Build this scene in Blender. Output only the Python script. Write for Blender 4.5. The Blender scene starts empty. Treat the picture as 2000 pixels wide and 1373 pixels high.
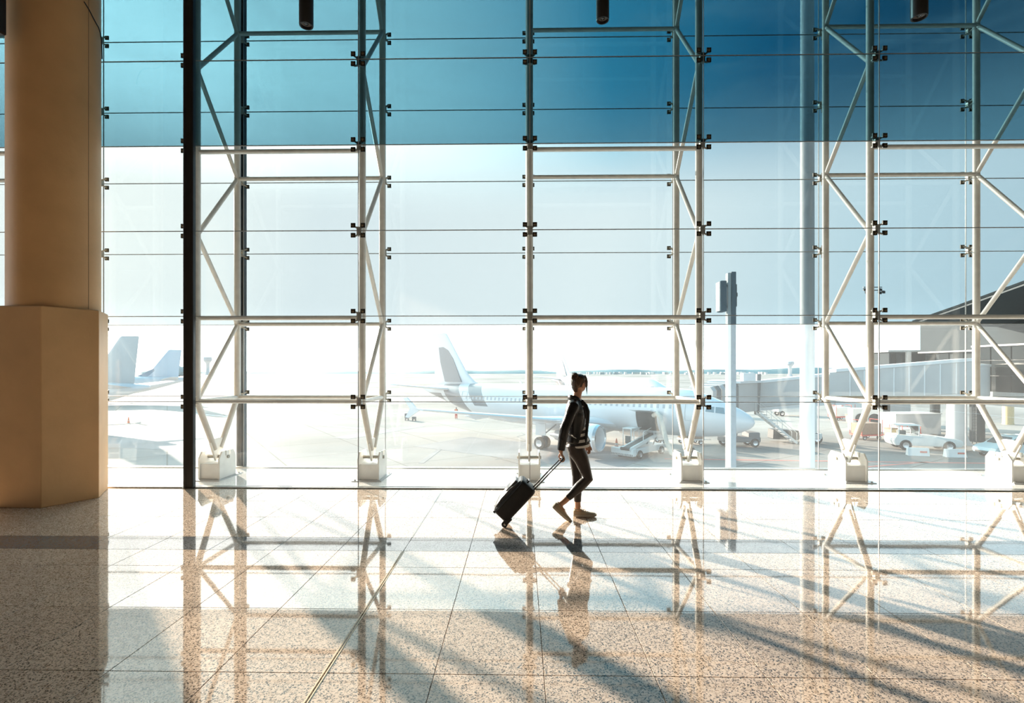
import bpy, bmesh, math, random
from mathutils import Vector, Matrix, noise

random.seed(7)
S = bpy.context.scene
COL = S.collection
PI = math.pi

# ------------------------------------------------------------------ camera
CAM_H = 1.7417
cam_d = bpy.data.cameras.new('camera')
cam = bpy.data.objects.new('camera', cam_d)
COL.objects.link(cam)
cam.location = (0, 0, CAM_H)
cam.rotation_euler = (PI / 2, 0, 0.0173)
cam_d.sensor_width = 36
cam_d.lens = 18.0
cam_d.shift_y = (719.74 - 686.5) / 2000
cam_d.clip_end = 3000
S.camera = cam

# ------------------------------------------------------------------ sky, sun, exposure
SUN = Vector((-0.897, 0.985, 0.330)).normalized()
W = bpy.data.worlds.new('sky')
S.world = W
W.use_nodes = True
nt = W.node_tree
nt.nodes.clear()


def N(t, kind, **kw):
    n = t.nodes.new(kind)
    for k, v in kw.items():
        setattr(n, k, v)
    return n


def M2(t, op, a, b=None, c=None, clamp=False):
    n = t.nodes.new('ShaderNodeMath')
    n.operation = op
    n.use_clamp = clamp
    for i, x in enumerate((a, b, c)):
        if x is None:
            continue
        if isinstance(x, (int, float)):
            n.inputs[i].default_value = x
        else:
            t.links.new(x, n.inputs[i])
    return n.outputs[0]


def MIX(t, fac, a, b, blend='MIX'):
    n = t.nodes.new('ShaderNodeMix')
    n.data_type = 'RGBA'
    n.blend_type = blend
    for sock, x in ((n.inputs[0], fac), (n.inputs[6], a), (n.inputs[7], b)):
        if isinstance(x, (int, float)):
            sock.default_value = x
        elif isinstance(x, tuple):
            sock.default_value = (*x, 1) if len(x) == 3 else x
        else:
            t.links.new(x, sock)
    return n.outputs[2]


def RAMP(t, fac, stops):
    n = t.nodes.new('ShaderNodeValToRGB')
    e = n.color_ramp.elements
    while len(e) < len(stops):
        e.new(0.5)
    for el, (p, c) in zip(e, stops):
        el.position = p
        el.color = (*c, 1) if len(c) == 3 else c
    if fac is not None:
        t.links.new(fac, n.inputs[0])
    return n.outputs[0]


tc = N(nt, 'ShaderNodeTexCoord')
nrm = N(nt, 'ShaderNodeVectorMath', operation='NORMALIZE')
nt.links.new(tc.outputs['Generated'], nrm.inputs[0])
dot = N(nt, 'ShaderNodeVectorMath', operation='DOT_PRODUCT')
nt.links.new(nrm.outputs[0], dot.inputs[0])
dot.inputs[1].default_value = SUN
sep = N(nt, 'ShaderNodeSeparateXYZ')
nt.links.new(nrm.outputs[0], sep.inputs[0])
elev = M2(nt, 'MAXIMUM', sep.outputs[2], 0.0)
d01 = M2(nt, 'MULTIPLY_ADD', dot.outputs['Value'], 0.5, 0.5, True)
low = RAMP(nt, d01, [(0.0, (0.30, 0.39, 0.43)), (0.5, (0.36, 0.47, 0.52)), (0.63, (0.47, 0.58, 0.62)), (0.82, (0.73, 0.745, 0.73)), (0.97, (0.70, 0.71, 0.70)), (1.0, (0.86, 0.83, 0.77))])
high = RAMP(nt, d01, [(0.0, (0.010, 0.055, 0.10)), (0.5, (0.010, 0.075, 0.13)), (0.63, (0.007, 0.115, 0.20)), (0.72, (0.022, 0.22, 0.36)), (0.82, (0.115, 0.48, 0.64)), (0.965, (1.45, 1.55, 1.42)), (1.0, (2.8, 2.7, 2.4))])
mr = N(nt, 'ShaderNodeMapRange', interpolation_type='SMOOTHSTEP')
mr.inputs['From Min'].default_value = 0.27
mr.inputs['From Max'].default_value = 0.50
nt.links.new(elev, mr.inputs['Value'])
base = MIX(nt, mr.outputs[0], low, high)
# thin high cloud wisps
mp = N(nt, 'ShaderNodeMapping')
mp.inputs['Scale'].default_value = (1.6, 1.6, 7.0)
mp.inputs['Rotation'].default_value = (0.25, 0.35, 0.3)
nt.links.new(nrm.outputs[0], mp.inputs[0])
cn = N(nt, 'ShaderNodeTexNoise')
cn.inputs['Scale'].default_value = 2.6
cn.inputs['Detail'].default_value = 7
cn.inputs['Roughness'].default_value = 0.6
cn.inputs['Distortion'].default_value = 0.6
nt.links.new(mp.outputs[0], cn.inputs['Vector'])
cl = RAMP(nt, cn.outputs[0], [(0.50, (0, 0, 0)), (0.80, (0.42, 0.42, 0.42))])
skyc = MIX(nt, M2(nt, 'MULTIPLY', cl, 0.7), base, low)
bg = N(nt, 'ShaderNodeBackground')
wo = N(nt, 'ShaderNodeOutputWorld')
nt.links.new(skyc, bg.inputs[0])
hz = N(nt, 'ShaderNodeMapRange', interpolation_type='SMOOTHSTEP')   # bright haze hugging the horizon
hz.inputs['From Min'].default_value = 0.0
hz.inputs['From Max'].default_value = 0.125
hz.inputs['To Min'].default_value = 6.0
hz.inputs['To Max'].default_value = 4.4
nt.links.new(elev, hz.inputs['Value'])
nt.links.new(hz.outputs[0], bg.inputs[1])
nt.links.new(bg.outputs[0], wo.inputs[0])

sun_d = bpy.data.lights.new('sun', 'SUN')
sun_d.energy = 17.0
sun_d.color = (1.0, 0.855, 0.70)
sun_d.angle = math.radians(0.9)
sun = bpy.data.objects.new('sun', sun_d)
COL.objects.link(sun)
sun.rotation_euler = (-SUN).to_track_quat('-Z', 'Y').to_euler()
sun.location = SUN * 60

vs = S.view_settings
vs.view_transform = 'Standard'
vs.look = 'None'
vs.gamma = 1.0
vs.use_curve_mapping = False
vs.exposure = 0.0
S.cycles.transparent_max_bounces = 24
S.cycles.max_bounces = 8
S.cycles.diffuse_bounces = 4
S.cycles.sample_clamp_indirect = 6.0


# ------------------------------------------------------------------ materials
MATS = {}


def pbsdf(name):
    m = bpy.data.materials.new(name)
    m.use_nodes = True
    t = m.node_tree
    return m, t, t.nodes['Principled BSDF']


def mat(name, col, rough=0.5, metal=0.0, var=0.08, scale=6.0, bump=0.0, bscale=40.0, coat=0.0, spec=0.5):
    """plain procedural material with a little tonal noise and relief"""
    if name in MATS:
        return MATS[name]
    m, t, b = pbsdf(name)
    g = N(t, 'ShaderNodeTexCoord')
    n = N(t, 'ShaderNodeTexNoise')
    n.inputs['Scale'].default_value = scale
    n.inputs['Detail'].default_value = 5
    t.links.new(g.outputs['Object'], n.inputs['Vector'])
    lo = tuple(c * (1 - var) for c in col)
    hi = tuple(min(1, c * (1 + var)) for c in col)
    c = RAMP(t, n.outputs[0], [(0.3, lo), (0.7, hi)])
    t.links.new(c, b.inputs['Base Color'])
    b.inputs['Roughness'].default_value = rough
    b.inputs['Metallic'].default_value = metal
    b.inputs['Coat Weight'].default_value = coat
    b.inputs['Specular IOR Level'].default_value = spec
    if bump > 0:
        n2 = N(t, 'ShaderNodeTexNoise')
        n2.inputs['Scale'].default_value = bscale
        n2.inputs['Detail'].default_value = 4
        t.links.new(g.outputs['Object'], n2.inputs['Vector'])
        bp = N(t, 'ShaderNodeBump')
        bp.inputs['Strength'].default_value = bump
        bp.inputs['Distance'].default_value = 0.02
        t.links.new(n2.outputs[0], bp.inputs['Height'])
        t.links.new(bp.outputs[0], b.inputs['Normal'])
    MATS[name] = m
    return m


def granite(name, c0, c1, speck, rough=0.035, dens=0.40):
    m, t, b = pbsdf(name)
    geo = N(t, 'ShaderNodeNewGeometry')
    oi = N(t, 'ShaderNodeObjectInfo')
    v1 = N(t, 'ShaderNodeTexVoronoi')
    v1.inputs['Scale'].default_value = 95
    t.links.new(geo.outputs['Position'], v1.inputs['Vector'])
    v2 = N(t, 'ShaderNodeTexVoronoi')
    v2.inputs['Scale'].default_value = 150
    t.links.new(geo.outputs['Position'], v2.inputs['Vector'])
    sx = N(t, 'ShaderNodeSeparateColor')
    t.links.new(v1.outputs['Color'], sx.inputs[0])
    sy = N(t, 'ShaderNodeSeparateColor')
    t.links.new(v2.outputs['Color'], sy.inputs[0])
    grains = RAMP(t, sx.outputs[0], [(0.0, c0), (0.45, c1), (1.0, tuple(min(1, x * 1.12) for x in c1))])
    black = M2(t, 'GREATER_THAN', sy.outputs[1], 1 - dens * 0.5)
    col = MIX(t, black, grains, speck)
    br = M2(t, 'MULTIPLY_ADD', oi.outputs['Random'], 0.12, 0.94)
    bc = N(t, 'ShaderNodeCombineColor')
    for i in range(3):
        t.links.new(br, bc.inputs[i])
    col = MIX(t, 1.0, col, bc.outputs[0], 'MULTIPLY')
    t.links.new(col, b.inputs['Base Color'])
    b.inputs['Roughness'].default_value = rough
    b.inputs['IOR'].default_value = 1.82
    nz = N(t, 'ShaderNodeTexNoise')
    nz.inputs['Scale'].default_value = 2.2
    t.links.new(geo.outputs['Position'], nz.inputs['Vector'])
    bp = N(t, 'ShaderNodeBump')
    bp.inputs['Strength'].default_value = 0.05
    bp.inputs['Distance'].default_value = 0.006
    t.links.new(nz.outputs[0], bp.inputs['Height'])
    t.links.new(bp.outputs[0], b.inputs['Normal'])
    return m


def glass(name, tint, veil=0.0):
    """a pane: tinted transparency (per surface), mirror reflection and a scattering film put in for the white haze outside"""
    m = bpy.data.materials.new(name)
    m.use_nodes = True
    t = m.node_tree
    t.nodes.clear()
    out = N(t, 'ShaderNodeOutputMaterial')
    tr = N(t, 'ShaderNodeBsdfTransparent')
    tr.inputs[0].default_value = (*[math.sqrt(x) for x in tint], 1)
    gl = N(t, 'ShaderNodeBsdfGlossy')
    gl.inputs['Roughness'].default_value = 0.0
    lw = N(t, 'ShaderNodeLayerWeight')
    lw.inputs[0].default_value = 0.5
    sch = M2(t, 'MULTIPLY_ADD', M2(t, 'POWER', lw.outputs['Facing'], 5.0), 0.96, 0.04)
    mx = N(t, 'ShaderNodeMixShader')
    t.links.new(M2(t, 'MULTIPLY', sch, 0.8), mx.inputs[0])
    t.links.new(tr.outputs[0], mx.inputs[1])
    t.links.new(gl.outputs[0], mx.inputs[2])
    last = mx
    if veil > 0:
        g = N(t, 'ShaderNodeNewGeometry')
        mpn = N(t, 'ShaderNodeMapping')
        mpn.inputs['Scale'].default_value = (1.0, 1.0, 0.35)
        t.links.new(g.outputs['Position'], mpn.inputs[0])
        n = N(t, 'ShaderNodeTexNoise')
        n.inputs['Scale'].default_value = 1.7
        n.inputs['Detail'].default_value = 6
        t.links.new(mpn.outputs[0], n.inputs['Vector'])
        amt = M2(t, 'MULTIPLY', M2(t, 'MULTIPLY_ADD', n.outputs[0], 0.9, 0.55), veil)
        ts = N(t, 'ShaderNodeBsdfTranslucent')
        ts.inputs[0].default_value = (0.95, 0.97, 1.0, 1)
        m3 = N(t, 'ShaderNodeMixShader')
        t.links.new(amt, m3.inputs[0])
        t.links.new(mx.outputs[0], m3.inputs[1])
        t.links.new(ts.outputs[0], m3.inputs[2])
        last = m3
    t.links.new(last.outputs[0], out.inputs[0])
    return m


# ------------------------------------------------------------------ mesh helpers
class MB:
    def __init__(self):
        self.v, self.f, self.mi = [], [], []

    def add(self, vs_, fs, mi=0):
        o = len(self.v)
        self.v += [tuple(p) for p in vs_]
        self.f += [tuple(i + o for i in f) for f in fs]
        self.mi += [mi] * len(fs)
        return self

    def box(self, c, s, rot=None, mi=0):
        hx, hy, hz = s[0] / 2, s[1] / 2, s[2] / 2
        p = [Vector((x, y, z)) for z in (-hz, hz) for y in (-hy, hy) for x in (-hx, hx)]
        if rot is not None:
            p = [rot @ q for q in p]
        c = Vector(c)
        return self.add([q + c for q in p], [(0, 2, 3, 1), (4, 5, 7, 6), (0, 1, 5, 4), (2, 6, 7, 3), (0, 4, 6, 2), (1, 3, 7, 5)], mi)

    def hexa(self, p8, mi=0):
        """8 corners: bottom 4 ccw, top 4 ccw"""
        return self.add(p8, [(3, 2, 1, 0), (4, 5, 6, 7), (0, 1, 5, 4), (1, 2, 6, 5), (2, 3, 7, 6), (3, 0, 4, 7)], mi)

    def loft(self, rings, cap=True, mi=0, closed=True):
        n = len(rings[0])
        vs_, fs = [], []
        for r in rings:
            vs_ += list(r)
        for i in range(len(rings) - 1):
            for j in range(n if closed else n - 1):
                k = (j + 1) % n
                fs.append((i * n + j, i * n + k, (i + 1) * n + k, (i + 1) * n + j))
        if cap:
            fs.append(tuple(range(n - 1, -1, -1)))
            fs.append(tuple((len(rings) - 1) * n + j for j in range(n)))
        return self.add(vs_, fs, mi)

    def tube(self, p0, p1, r0, r1=None, n=12, cap=True, mi=0):
        r1 = r0 if r1 is None else r1
        return self.path([p0, p1], [r0, r1], n, cap, mi)

    def path(self, pts, r, n=8, cap=True, mi=0):
        pts = [Vector(p) for p in pts]
        if isinstance(r, (int, float)):
            r = [r] * len(pts)
        d0 = (pts[1] - pts[0]).normalized()
        a = d0.orthogonal().normalized()
        rings = []
        for i, p in enumerate(pts):
            if i == 0:
                d = d0
            elif i == len(pts) - 1:
                d = (pts[i] - pts[i - 1]).normalized()
            else:
                d = ((pts[i + 1] - p).normalized() + (p - pts[i - 1]).normalized()).normalized()
            a = (a - d * a.dot(d)).normalized()
            b = d.cross(a)
            rings.append([p + (a * math.cos(q) + b * math.sin(q)) * r[i] for q in [2 * PI * k / n for k in range(n)]])
        return self.loft(rings, cap, mi)

    def sweep(self, pts, rad, side=(0, 1, 0), n=16, mi=0, round_ends=(True, True)):
        """elliptical sections along a path: rad = [(along side, across)]; rounded ends"""
        pts = [Vector(p) for p in pts]
        side = Vector(side)
        P, R, D = [], [], []
        m = len(pts)
        for i in range(m):
            if i == 0:
                d = pts[1] - pts[0]
            elif i == m - 1:
                d = pts[i] - pts[i - 1]
            else:
                d = (pts[i + 1] - pts[i]).normalized() + (pts[i] - pts[i - 1]).normalized()
            D.append(d.normalized())
        if round_ends[0]:
            k = min(rad[0])
            for q in (0.15, 0.6, 0.9):
                P.append(pts[0] - D[0] * k * (1 - q)); R.append((rad[0][0] * math.sin(q * PI / 2), rad[0][1] * math.sin(q * PI / 2))); 
        dd = [D[0]] * len(P)
        for i in range(m):
            P.append(pts[i]); R.append(rad[i]); dd.append(D[i])
        if round_ends[1]:
            k = min(rad[-1])
            for q in (0.9, 0.6, 0.15):
                P.append(pts[-1] + D[-1] * k * (1 - q)); R.append((rad[-1][0] * math.sin(q * PI / 2), rad[-1][1] * math.sin(q * PI / 2))); dd.append(D[-1])
        rings = []
        for p, (ra, rb), d in zip(P, R, dd):
            s = (side - d * side.dot(d)).normalized()
            c = d.cross(s)
            rings.append([p + s * ra * math.cos(q) + c * rb * math.sin(q) for q in [2 * PI * j / n for j in range(n)]])
        return self.loft(rings, True, mi)

    def lathe(self, prof, n=24, M=None, mi=0, cap=False):
        rings = []
        for r, z in prof:
            ring = [Vector((r * math.cos(2 * PI * k / n), r * math.sin(2 * PI * k / n), z)) for k in range(n)]
            rings.append([M @ p for p in ring] if M is not None else ring)
        return self.loft(rings, cap, mi)

    def prism(self, poly, f0, f1, mi=0):
        """poly: 2d points; f0, f1 map a 2d point to 3d on each side"""
        return self.loft([[Vector(f0(*p)) for p in poly], [Vector(f1(*p)) for p in poly]], True, mi)

    def mesh(self, name, mats, smooth=True, bevel=0.0, seg=1, angle=38):
        me = bpy.data.meshes.new(name)
        me.from_pydata(self.v, [], self.f)
        bm = bmesh.new()
        bm.from_mesh(me)
        if len(self.mi) == len(bm.faces):
            for f, i in zip(bm.faces, self.mi):
                f.material_index = i
        bmesh.ops.recalc_face_normals(bm, faces=bm.faces)
        ca = math.radians(angle)
        if bevel > 0:
            es = [e for e in bm.edges if len(e.link_faces) == 2 and e.calc_face_angle(0) > 0.6]
            bmesh.ops.bevel(bm, geom=es, offset=bevel, segments=seg, affect='EDGES', clamp_overlap=True)
        for f in bm.faces:
            f.smooth = smooth
        for e in bm.edges:
            e.smooth = not (len(e.link_faces) == 2 and e.calc_face_angle(0) > ca)
        bm.to_mesh(me)
        bm.free()
        for m in (mats if isinstance(mats, (list, tuple)) else [mats]):
            me.materials.append(m)
        return me

    def build(self, name, mats, parent=None, loc=(0, 0, 0), smooth=True, bevel=0.0, seg=1, angle=38):
        return place(name, self.mesh(name, mats, smooth, bevel, seg, angle), parent, loc)


def place(name, me, parent=None, loc=(0, 0, 0), rot=(0, 0, 0)):
    o = bpy.data.objects.new(name, me)
    COL.objects.link(o)
    o.location = loc
    o.rotation_euler = rot
    if parent is not None:
        o.parent = parent
    return o


def tag(o, label, cat, group=None, kind=None):
    o['label'] = label
    o['category'] = cat
    if group:
        o['group'] = group
    if kind:
        o['kind'] = kind
    return o


def thing(name, label, cat, loc=(0, 0, 0), rz=0.0, group=None, kind=None):
    o = bpy.data.objects.new(name, None)
    COL.objects.link(o)
    o.empty_display_size = 0.2
    o.location = loc
    o.rotation_euler = (0, 0, rz)
    return tag(o, label, cat, group, kind)


def copy_tree(o, parent=None):
    c = o.copy()
    COL.objects.link(c)
    c.parent = parent
    for ch in list(o.children):
        copy_tree(ch, c)
    return c


def remeshed(mb, name, mats, voxel, smooth_it=4):
    """fuse overlapping volumes into one continuous skin"""
    me = mb.mesh(name + '_raw', mats, True)
    o = bpy.data.objects.new(name + '_raw', me)
    COL.objects.link(o)
    r = o.modifiers.new('r', 'REMESH')
    r.mode = 'VOXEL'
    r.voxel_size = voxel
    if smooth_it:
        s = o.modifiers.new('s', 'SMOOTH')
        s.factor = 0.5
        s.iterations = smooth_it
    bpy.context.view_layer.update()
    dg = bpy.context.evaluated_depsgraph_get()
    out = bpy.data.meshes.new_from_object(o.evaluated_get(dg))
    out.name = name
    for p in out.polygons:
        p.use_smooth = True
    bpy.data.objects.remove(o)
    bpy.data.meshes.remove(me)
    if len(out.materials) == 0:
        out.materials.append(mats)
    return out


# ------------------------------------------------------------------ shared materials
m_gran = granite('pink_granite', (0.46, 0.33, 0.24), (0.74, 0.58, 0.46), (0.12, 0.10, 0.085))
m_gran_dark = granite('grey_granite', (0.12, 0.12, 0.12), (0.19, 0.195, 0.2), (0.03, 0.03, 0.03), 0.04, 0.3)
m_gran_pale = granite('pale_stone', (0.60, 0.56, 0.52), (0.72, 0.69, 0.66), (0.45, 0.42, 0.4), 0.06, 0.2)
m_grout = mat('grout', (0.10, 0.085, 0.075), 0.7)
m_brass = mat('brass_strip', (0.78, 0.64, 0.44), 0.45, 0.0)
m_steel = mat('brushed_steel', (0.55, 0.55, 0.54), 0.3, 0.8)
m_white = mat('cream_painted_steel', (0.66, 0.62, 0.565), 0.42, 0, 0.08, 9, 0.05, 30)
m_bracket = mat('white_painted_bracket', (0.84, 0.82, 0.78), 0.42, 0, 0.05, 8)
m_black = mat('black_steel', (0.018, 0.017, 0.017), 0.4, 0, 0.2, 5)
m_black2 = mat('dull_black', (0.03, 0.03, 0.03), 0.6, 0, 0.2, 5)
m_outpost = mat('weathered_dark_steel', (0.075, 0.078, 0.082), 0.5, 0, 0.45, 5)
m_seal = mat('silicone_seal', (0.34, 0.345, 0.35), 0.35)
m_pad = mat('clamp_pad', (0.035, 0.03, 0.025), 0.45, 0.4)
m_bolt = mat('clamp_bolt', (0.20, 0.17, 0.12), 0.35, 0.8)
m_hub = mat('clamp_casting', (0.40, 0.37, 0.32), 0.4, 0.4)
m_conc = mat('warm_concrete', (0.70, 0.42, 0.20), 0.55, 0, 0.10, 1.4, 0.12, 14)
m_room = mat('hall_plaster', (0.24, 0.20, 0.16), 0.7, 0, 0.05, 2)
m_ceil = mat('dark_ceiling_panel', (0.08, 0.07, 0.06), 0.8)
m_lens = mat('dark_lamp_glass', (0.02, 0.02, 0.02), 0.1)
m_grey_metal = mat('grey_metal', (0.35, 0.35, 0.35), 0.4, 0.5)

g_clear_in = glass('clear_pane', (0.97, 0.985, 0.98))
g_tint_in = glass('blue_tinted_pane', (0.16, 0.315, 0.385))
g_clear_out = glass('veiled_clear_pane', (0.96, 0.98, 0.98), 0.017)  # outdoor white haze put into the lower panes as a scattering film
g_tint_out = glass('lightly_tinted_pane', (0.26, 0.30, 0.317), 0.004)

# ------------------------------------------------------------------ room shell
X0, PW, PH = 0.131, 2.5032, 1.25          # pane grid
D1, D2, DF, DB = 7.437, 8.929, 7.625, 8.724   # inner glass, outer glass, front and back chords
HX0, HX1, HY0 = -19.9, 17.6, -11.0
CEIL = 10.6

mb = MB()
mb.box(((HX0 + HX1) / 2, (HY0 + 9.06) / 2, -0.16), (HX1 - HX0, 9.06 - HY0, 0.296))
floor = mb.build('floor', m_grout)
tag(floor, 'polished pink granite tiled floor of the departure hall', 'floor', kind='structure')

TW = PW / 4
rows = [(7.372, 6.67), (6.67, 5.96), (5.96, 5.25), (5.25, 4.87), (4.87, 4.47), (4.47, 3.69), (3.69, 2.91), (2.91, 2.13), (2.13, 1.35)]
G_ = 0.004
tile_me = {}
rest = MB()
tmats = {0: m_gran, 1: m_gran_dark}


def tile_box(b, cx, cy, sx, sy):
    b.box((cx, cy, -0.006), (sx, sy, 0.012))


for ya, yb in rows:
    dark = abs(ya - 5.25) < 1e-6
    d = ya - yb
    key = (round(d, 3), dark)
    if key not in tile_me:
        q = MB()
        q.box((0, 0, -0.006), (TW - G_, d - G_, 0.012))
        tile_me[key] = q.mesh('tile', tmats[int(dark)], False, 0.0012)
    yc = (ya + yb) / 2
    half = yb * 1.02 + 0.8
    for i in range(-30, 28):
        cx = X0 + (i + 0.5) * TW
        if cx < HX0 + TW or cx > HX1 - TW:
            continue
        if i == -2 and not dark and yb < 4.9:
            pass
        if abs(cx) < half + 0.45 * d:
            place('tile', tile_me[key], floor, (cx, yc, 0))
        else:
            rest.box((cx, yc, -0.006), (TW - G_, d - G_, 0.012), None, int(dark))
y = 1.35
while y > HY0 + 0.8:
    for i in range(-30, 28):
        cx = X0 + (i + 0.5) * TW
        if cx < HX0 + TW or cx > HX1 - TW:
            continue
        rest.box((cx, y - 0.39, -0.006), (TW - G_, 0.78 - G_, 0.012))
    y -= 0.78
o = rest.build('tile_field', [m_gran, m_gran_dark], floor, smooth=False)
o['kind'] = 'stuff'
# brass expansion strip set in the joint
q = MB()
for sx in (-0.009, 0.009):
    q.box((X0 - 2 * TW + sx, 0.6, 0.0008), (0.007, 8.5, 0.004))
q.build('brass_strip', m_brass, floor)
q = MB()
q.box((X0 - 2 * TW, 6.31, 0.0005), (0.012, 2.1, 0.003))
q.build('joint_strip', m_seal, floor)

# pale strip between the two glass skins, and the steel channels that hold the glass
q = MB()
q.box(((HX0 + HX1) / 2, (7.50 + 8.87) / 2, -0.005), (HX1 - HX0, 8.87 - 7.50, 0.014))
tag(q.build('trim_1', m_gran_pale), 'pale stone strip of floor between the two glass skins', 'floor strip', kind='structure')
for nme, yy, lab in (('trim_2', D1, 'steel channel in the floor under the inner glass'), ('trim_3', D2, 'steel channel in the floor under the outer glass')):
    q = MB()
    for s in (-1, 1):
        q.box(((HX0 + HX1) / 2, yy + s * 0.043, -0.008 + 0.006), (HX1 - HX0, 0.03, 0.036))
    q.box(((HX0 + HX1) / 2, yy, -0.01), (HX1 - HX0, 0.06, 0.02))
    tag(q.build(nme, m_steel, smooth=False), lab, 'channel', kind='structure')

q = MB()
q.box(((HX0 + HX1) / 2, (HY0 + 9.06) / 2, CEIL + 0.15), (HX1 - HX0, 9.06 - HY0, 0.3))
tag(q.build('ceiling', m_ceil), 'dark flat ceiling of the hall above the picture', 'ceiling', kind='structure')
for nme, c, s, lab in (('wall_back', ((HX0 + HX1) / 2, HY0 - 0.15, CEIL / 2), (HX1 - HX0, 0.3, CEIL), 'plain back wall of the hall behind the viewer'),
                       ('wall_right', (HX1 + 0.15, (HY0 + 9.06) / 2, CEIL / 2), (0.3, 9.06 - HY0, CEIL), 'plain side wall of the hall out of view right'),
                       ('wall_left', (HX0 - 0.15, (HY0 + 4.0) / 2, CEIL / 2), (0.3, 4.0 - HY0, CEIL), 'plain side wall of the hall out of view left')):
    q = MB()
    q.box(c, s)
    tag(q.build(nme, m_room), lab, 'wall', kind='structure')

# ------------------------------------------------------------------ the two glass skins
KC0, KC1, NR = -8, 7, 8
win1 = thing('window_1', 'inner skin of wide clamped glass panes facing the hall', 'glass wall', (0, D1, 0), kind='structure')
win2 = thing('window_2', 'outer skin of clamped glass panes behind the white trusses', 'glass wall', (0, D2, 0), kind='structure')
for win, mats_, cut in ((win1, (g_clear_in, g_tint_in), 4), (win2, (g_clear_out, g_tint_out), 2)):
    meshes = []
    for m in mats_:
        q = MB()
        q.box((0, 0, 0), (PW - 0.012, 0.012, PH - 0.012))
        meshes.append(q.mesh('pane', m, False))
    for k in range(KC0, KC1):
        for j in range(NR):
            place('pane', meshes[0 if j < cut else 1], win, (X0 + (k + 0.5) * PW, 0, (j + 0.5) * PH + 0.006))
    for j in range(1, NR + 1):
        q = MB()
        q.box((X0 + (KC0 + KC1) / 2 * PW, 0, j * PH + 0.006), ((KC1 - KC0) * PW, 0.014, 0.0105))
        q.build('seal', m_seal, win)
    for k in range(KC0, KC1 + 1):
        q = MB()
        q.box((X0 + k * PW, 0, NR * PH / 2), (0.009, 0.016, NR * PH))
        q.build('seal', m_seal, win)

# four-armed glass clamps
PD = 0.072


def clamp_meshes(dy):
    """hub box and arms behind the glass reaching the chord at dy; pads on the room side"""
    h = MB()
    h.box((0, 0.055, 0), (0.07, 0.06, 0.13))
    h.tube((0, 0.05, 0.03), (0, dy, 0.03), 0.017, n=8)
    h.tube((0, 0.05, -0.03), (0, dy, -0.03), 0.017, n=8)
    for sx in (-1, 1):
        for sz in (-1, 1):
            h.path([(0, 0.055, sz * 0.03), (sx * PD * 0.6, 0.055, sz * PD * 0.8), (sx * PD, 0.04, sz * PD), (sx * PD, 0.008, sz * PD)], [0.016, 0.014, 0.013, 0.013], 6)
    p = MB()
    p.box((0, 0, 0), (0.064, 0.02, 0.064))
    p.lathe([(0.021, 0.0), (0.021, 0.008), (0.012, 0.013), (0.0, 0.013)], 10, Matrix.Translation((0, -0.01, 0)) @ Matrix.Rotation(PI / 2, 4, 'X'), 1)
    return h.mesh('glass_clamp', m_hub, True, 0.0), p.mesh('pad', [m_pad, m_bolt], True, 0.0)


for win, dy, ks, js in ((win1, DF - D1, range(-5, 5), range(1, 7)), (win2, -(D2 - DB), range(-6, 6), range(1, 8))):
    hm, pm = clamp_meshes(dy)
    if dy < 0:
        q = MB()
        q.box((0, -0.055, 0), (0.058, 0.05, 0.11))
        for sz in (-1, 1):
            q.tube((0, -0.05, sz * 0.03), (0, dy, sz * 0.03), 0.017, n=8)
            for sx in (-1, 1):
                q.path([(0, -0.055, sz * 0.03), (sx * PD * 0.6, -0.055, sz * PD * 0.8), (sx * PD, -0.04, sz * PD), (sx * PD, -0.008, sz * PD)], [0.016, 0.014, 0.013, 0.013], 6)
        hm = q.mesh('glass_clamp', m_hub, True)
    for k in ks:
        for j in js:
            c = place('glass_clamp', hm, win, (X0 + k * PW, 0, j * PH + 0.006))
            for sx in (-1, 1):
                for sz in (-1, 1):
                    place('pad', pm, c, (sx * PD, -0.016, sz * PD))

# ------------------------------------------------------------------ white truss frames between the skins
R_CH, R_BAR, R_DG, R_LEG = 0.051, 0.034, 0.034, 0.047
YB = (DF + DB) / 2 - 0.03       # bracket axis
PINZ = 0.33


def bracket(parent, x):
    br = MB()
    br.box((x, YB, 0.128), (0.30, 0.40, 0.236))     # closed lower box
    b = br.build('bracket', m_bracket, parent, bevel=0.004)
    for s in (-1, 1):
        xx = x + s * 0.158
        poly = [(-0.225, 0.012), (0.225, 0.012), (0.225, 0.33), (0.15, 0.43), (0.075, 0.43), (0.075, 0.36), (0.04, 0.36), (0.04, 0.43),
                (-0.04, 0.43), (-0.04, 0.36), (-0.075, 0.36), (-0.075, 0.43), (-0.15, 0.43), (-0.225, 0.33)]
        p = MB()
        p.prism(poly, lambda a, c: (xx - 0.012, YB + a, c), lambda a, c: (xx + 0.012, YB + a, c))
        p.build('side_plate', m_bracket, b, smooth=False)
    p = MB()
    p.tube((x - 0.19, YB, PINZ), (x + 0.19, YB, PINZ), 0.026, n=14)
    p.build('pin', m_hub, b)
    p = MB()
    p.box((x, YB, 0.007), (0.46, 0.66, 0.010))
    p.build('base_plate', m_grey_metal, b)
    for s in (-1, 1):
        for t2 in (-1, 1):
            p = MB()
            p.tube((x + s * 0.19, YB + t2 * 0.28, 0.012), (x + s * 0.19, YB + t2 * 0.28, 0.03), 0.014, n=6)
            p.build('anchor_bolt', m_steel, b)
    # gusset that gathers the two legs on the pin
    g = MB()
    poly = [(-0.055, PINZ - 0.06), (0.055, PINZ - 0.06), (0.20, PINZ + 0.24), (0.07, PINZ + 0.30), (-0.07, PINZ + 0.30), (-0.20, PINZ + 0.24)]
    g.prism(poly, lambda a, c: (x - 0.014, YB + a, c), lambda a, c: (x + 0.014, YB + a, c))
    g.build('gusset', m_bracket, b, smooth=False)
    return b


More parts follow.
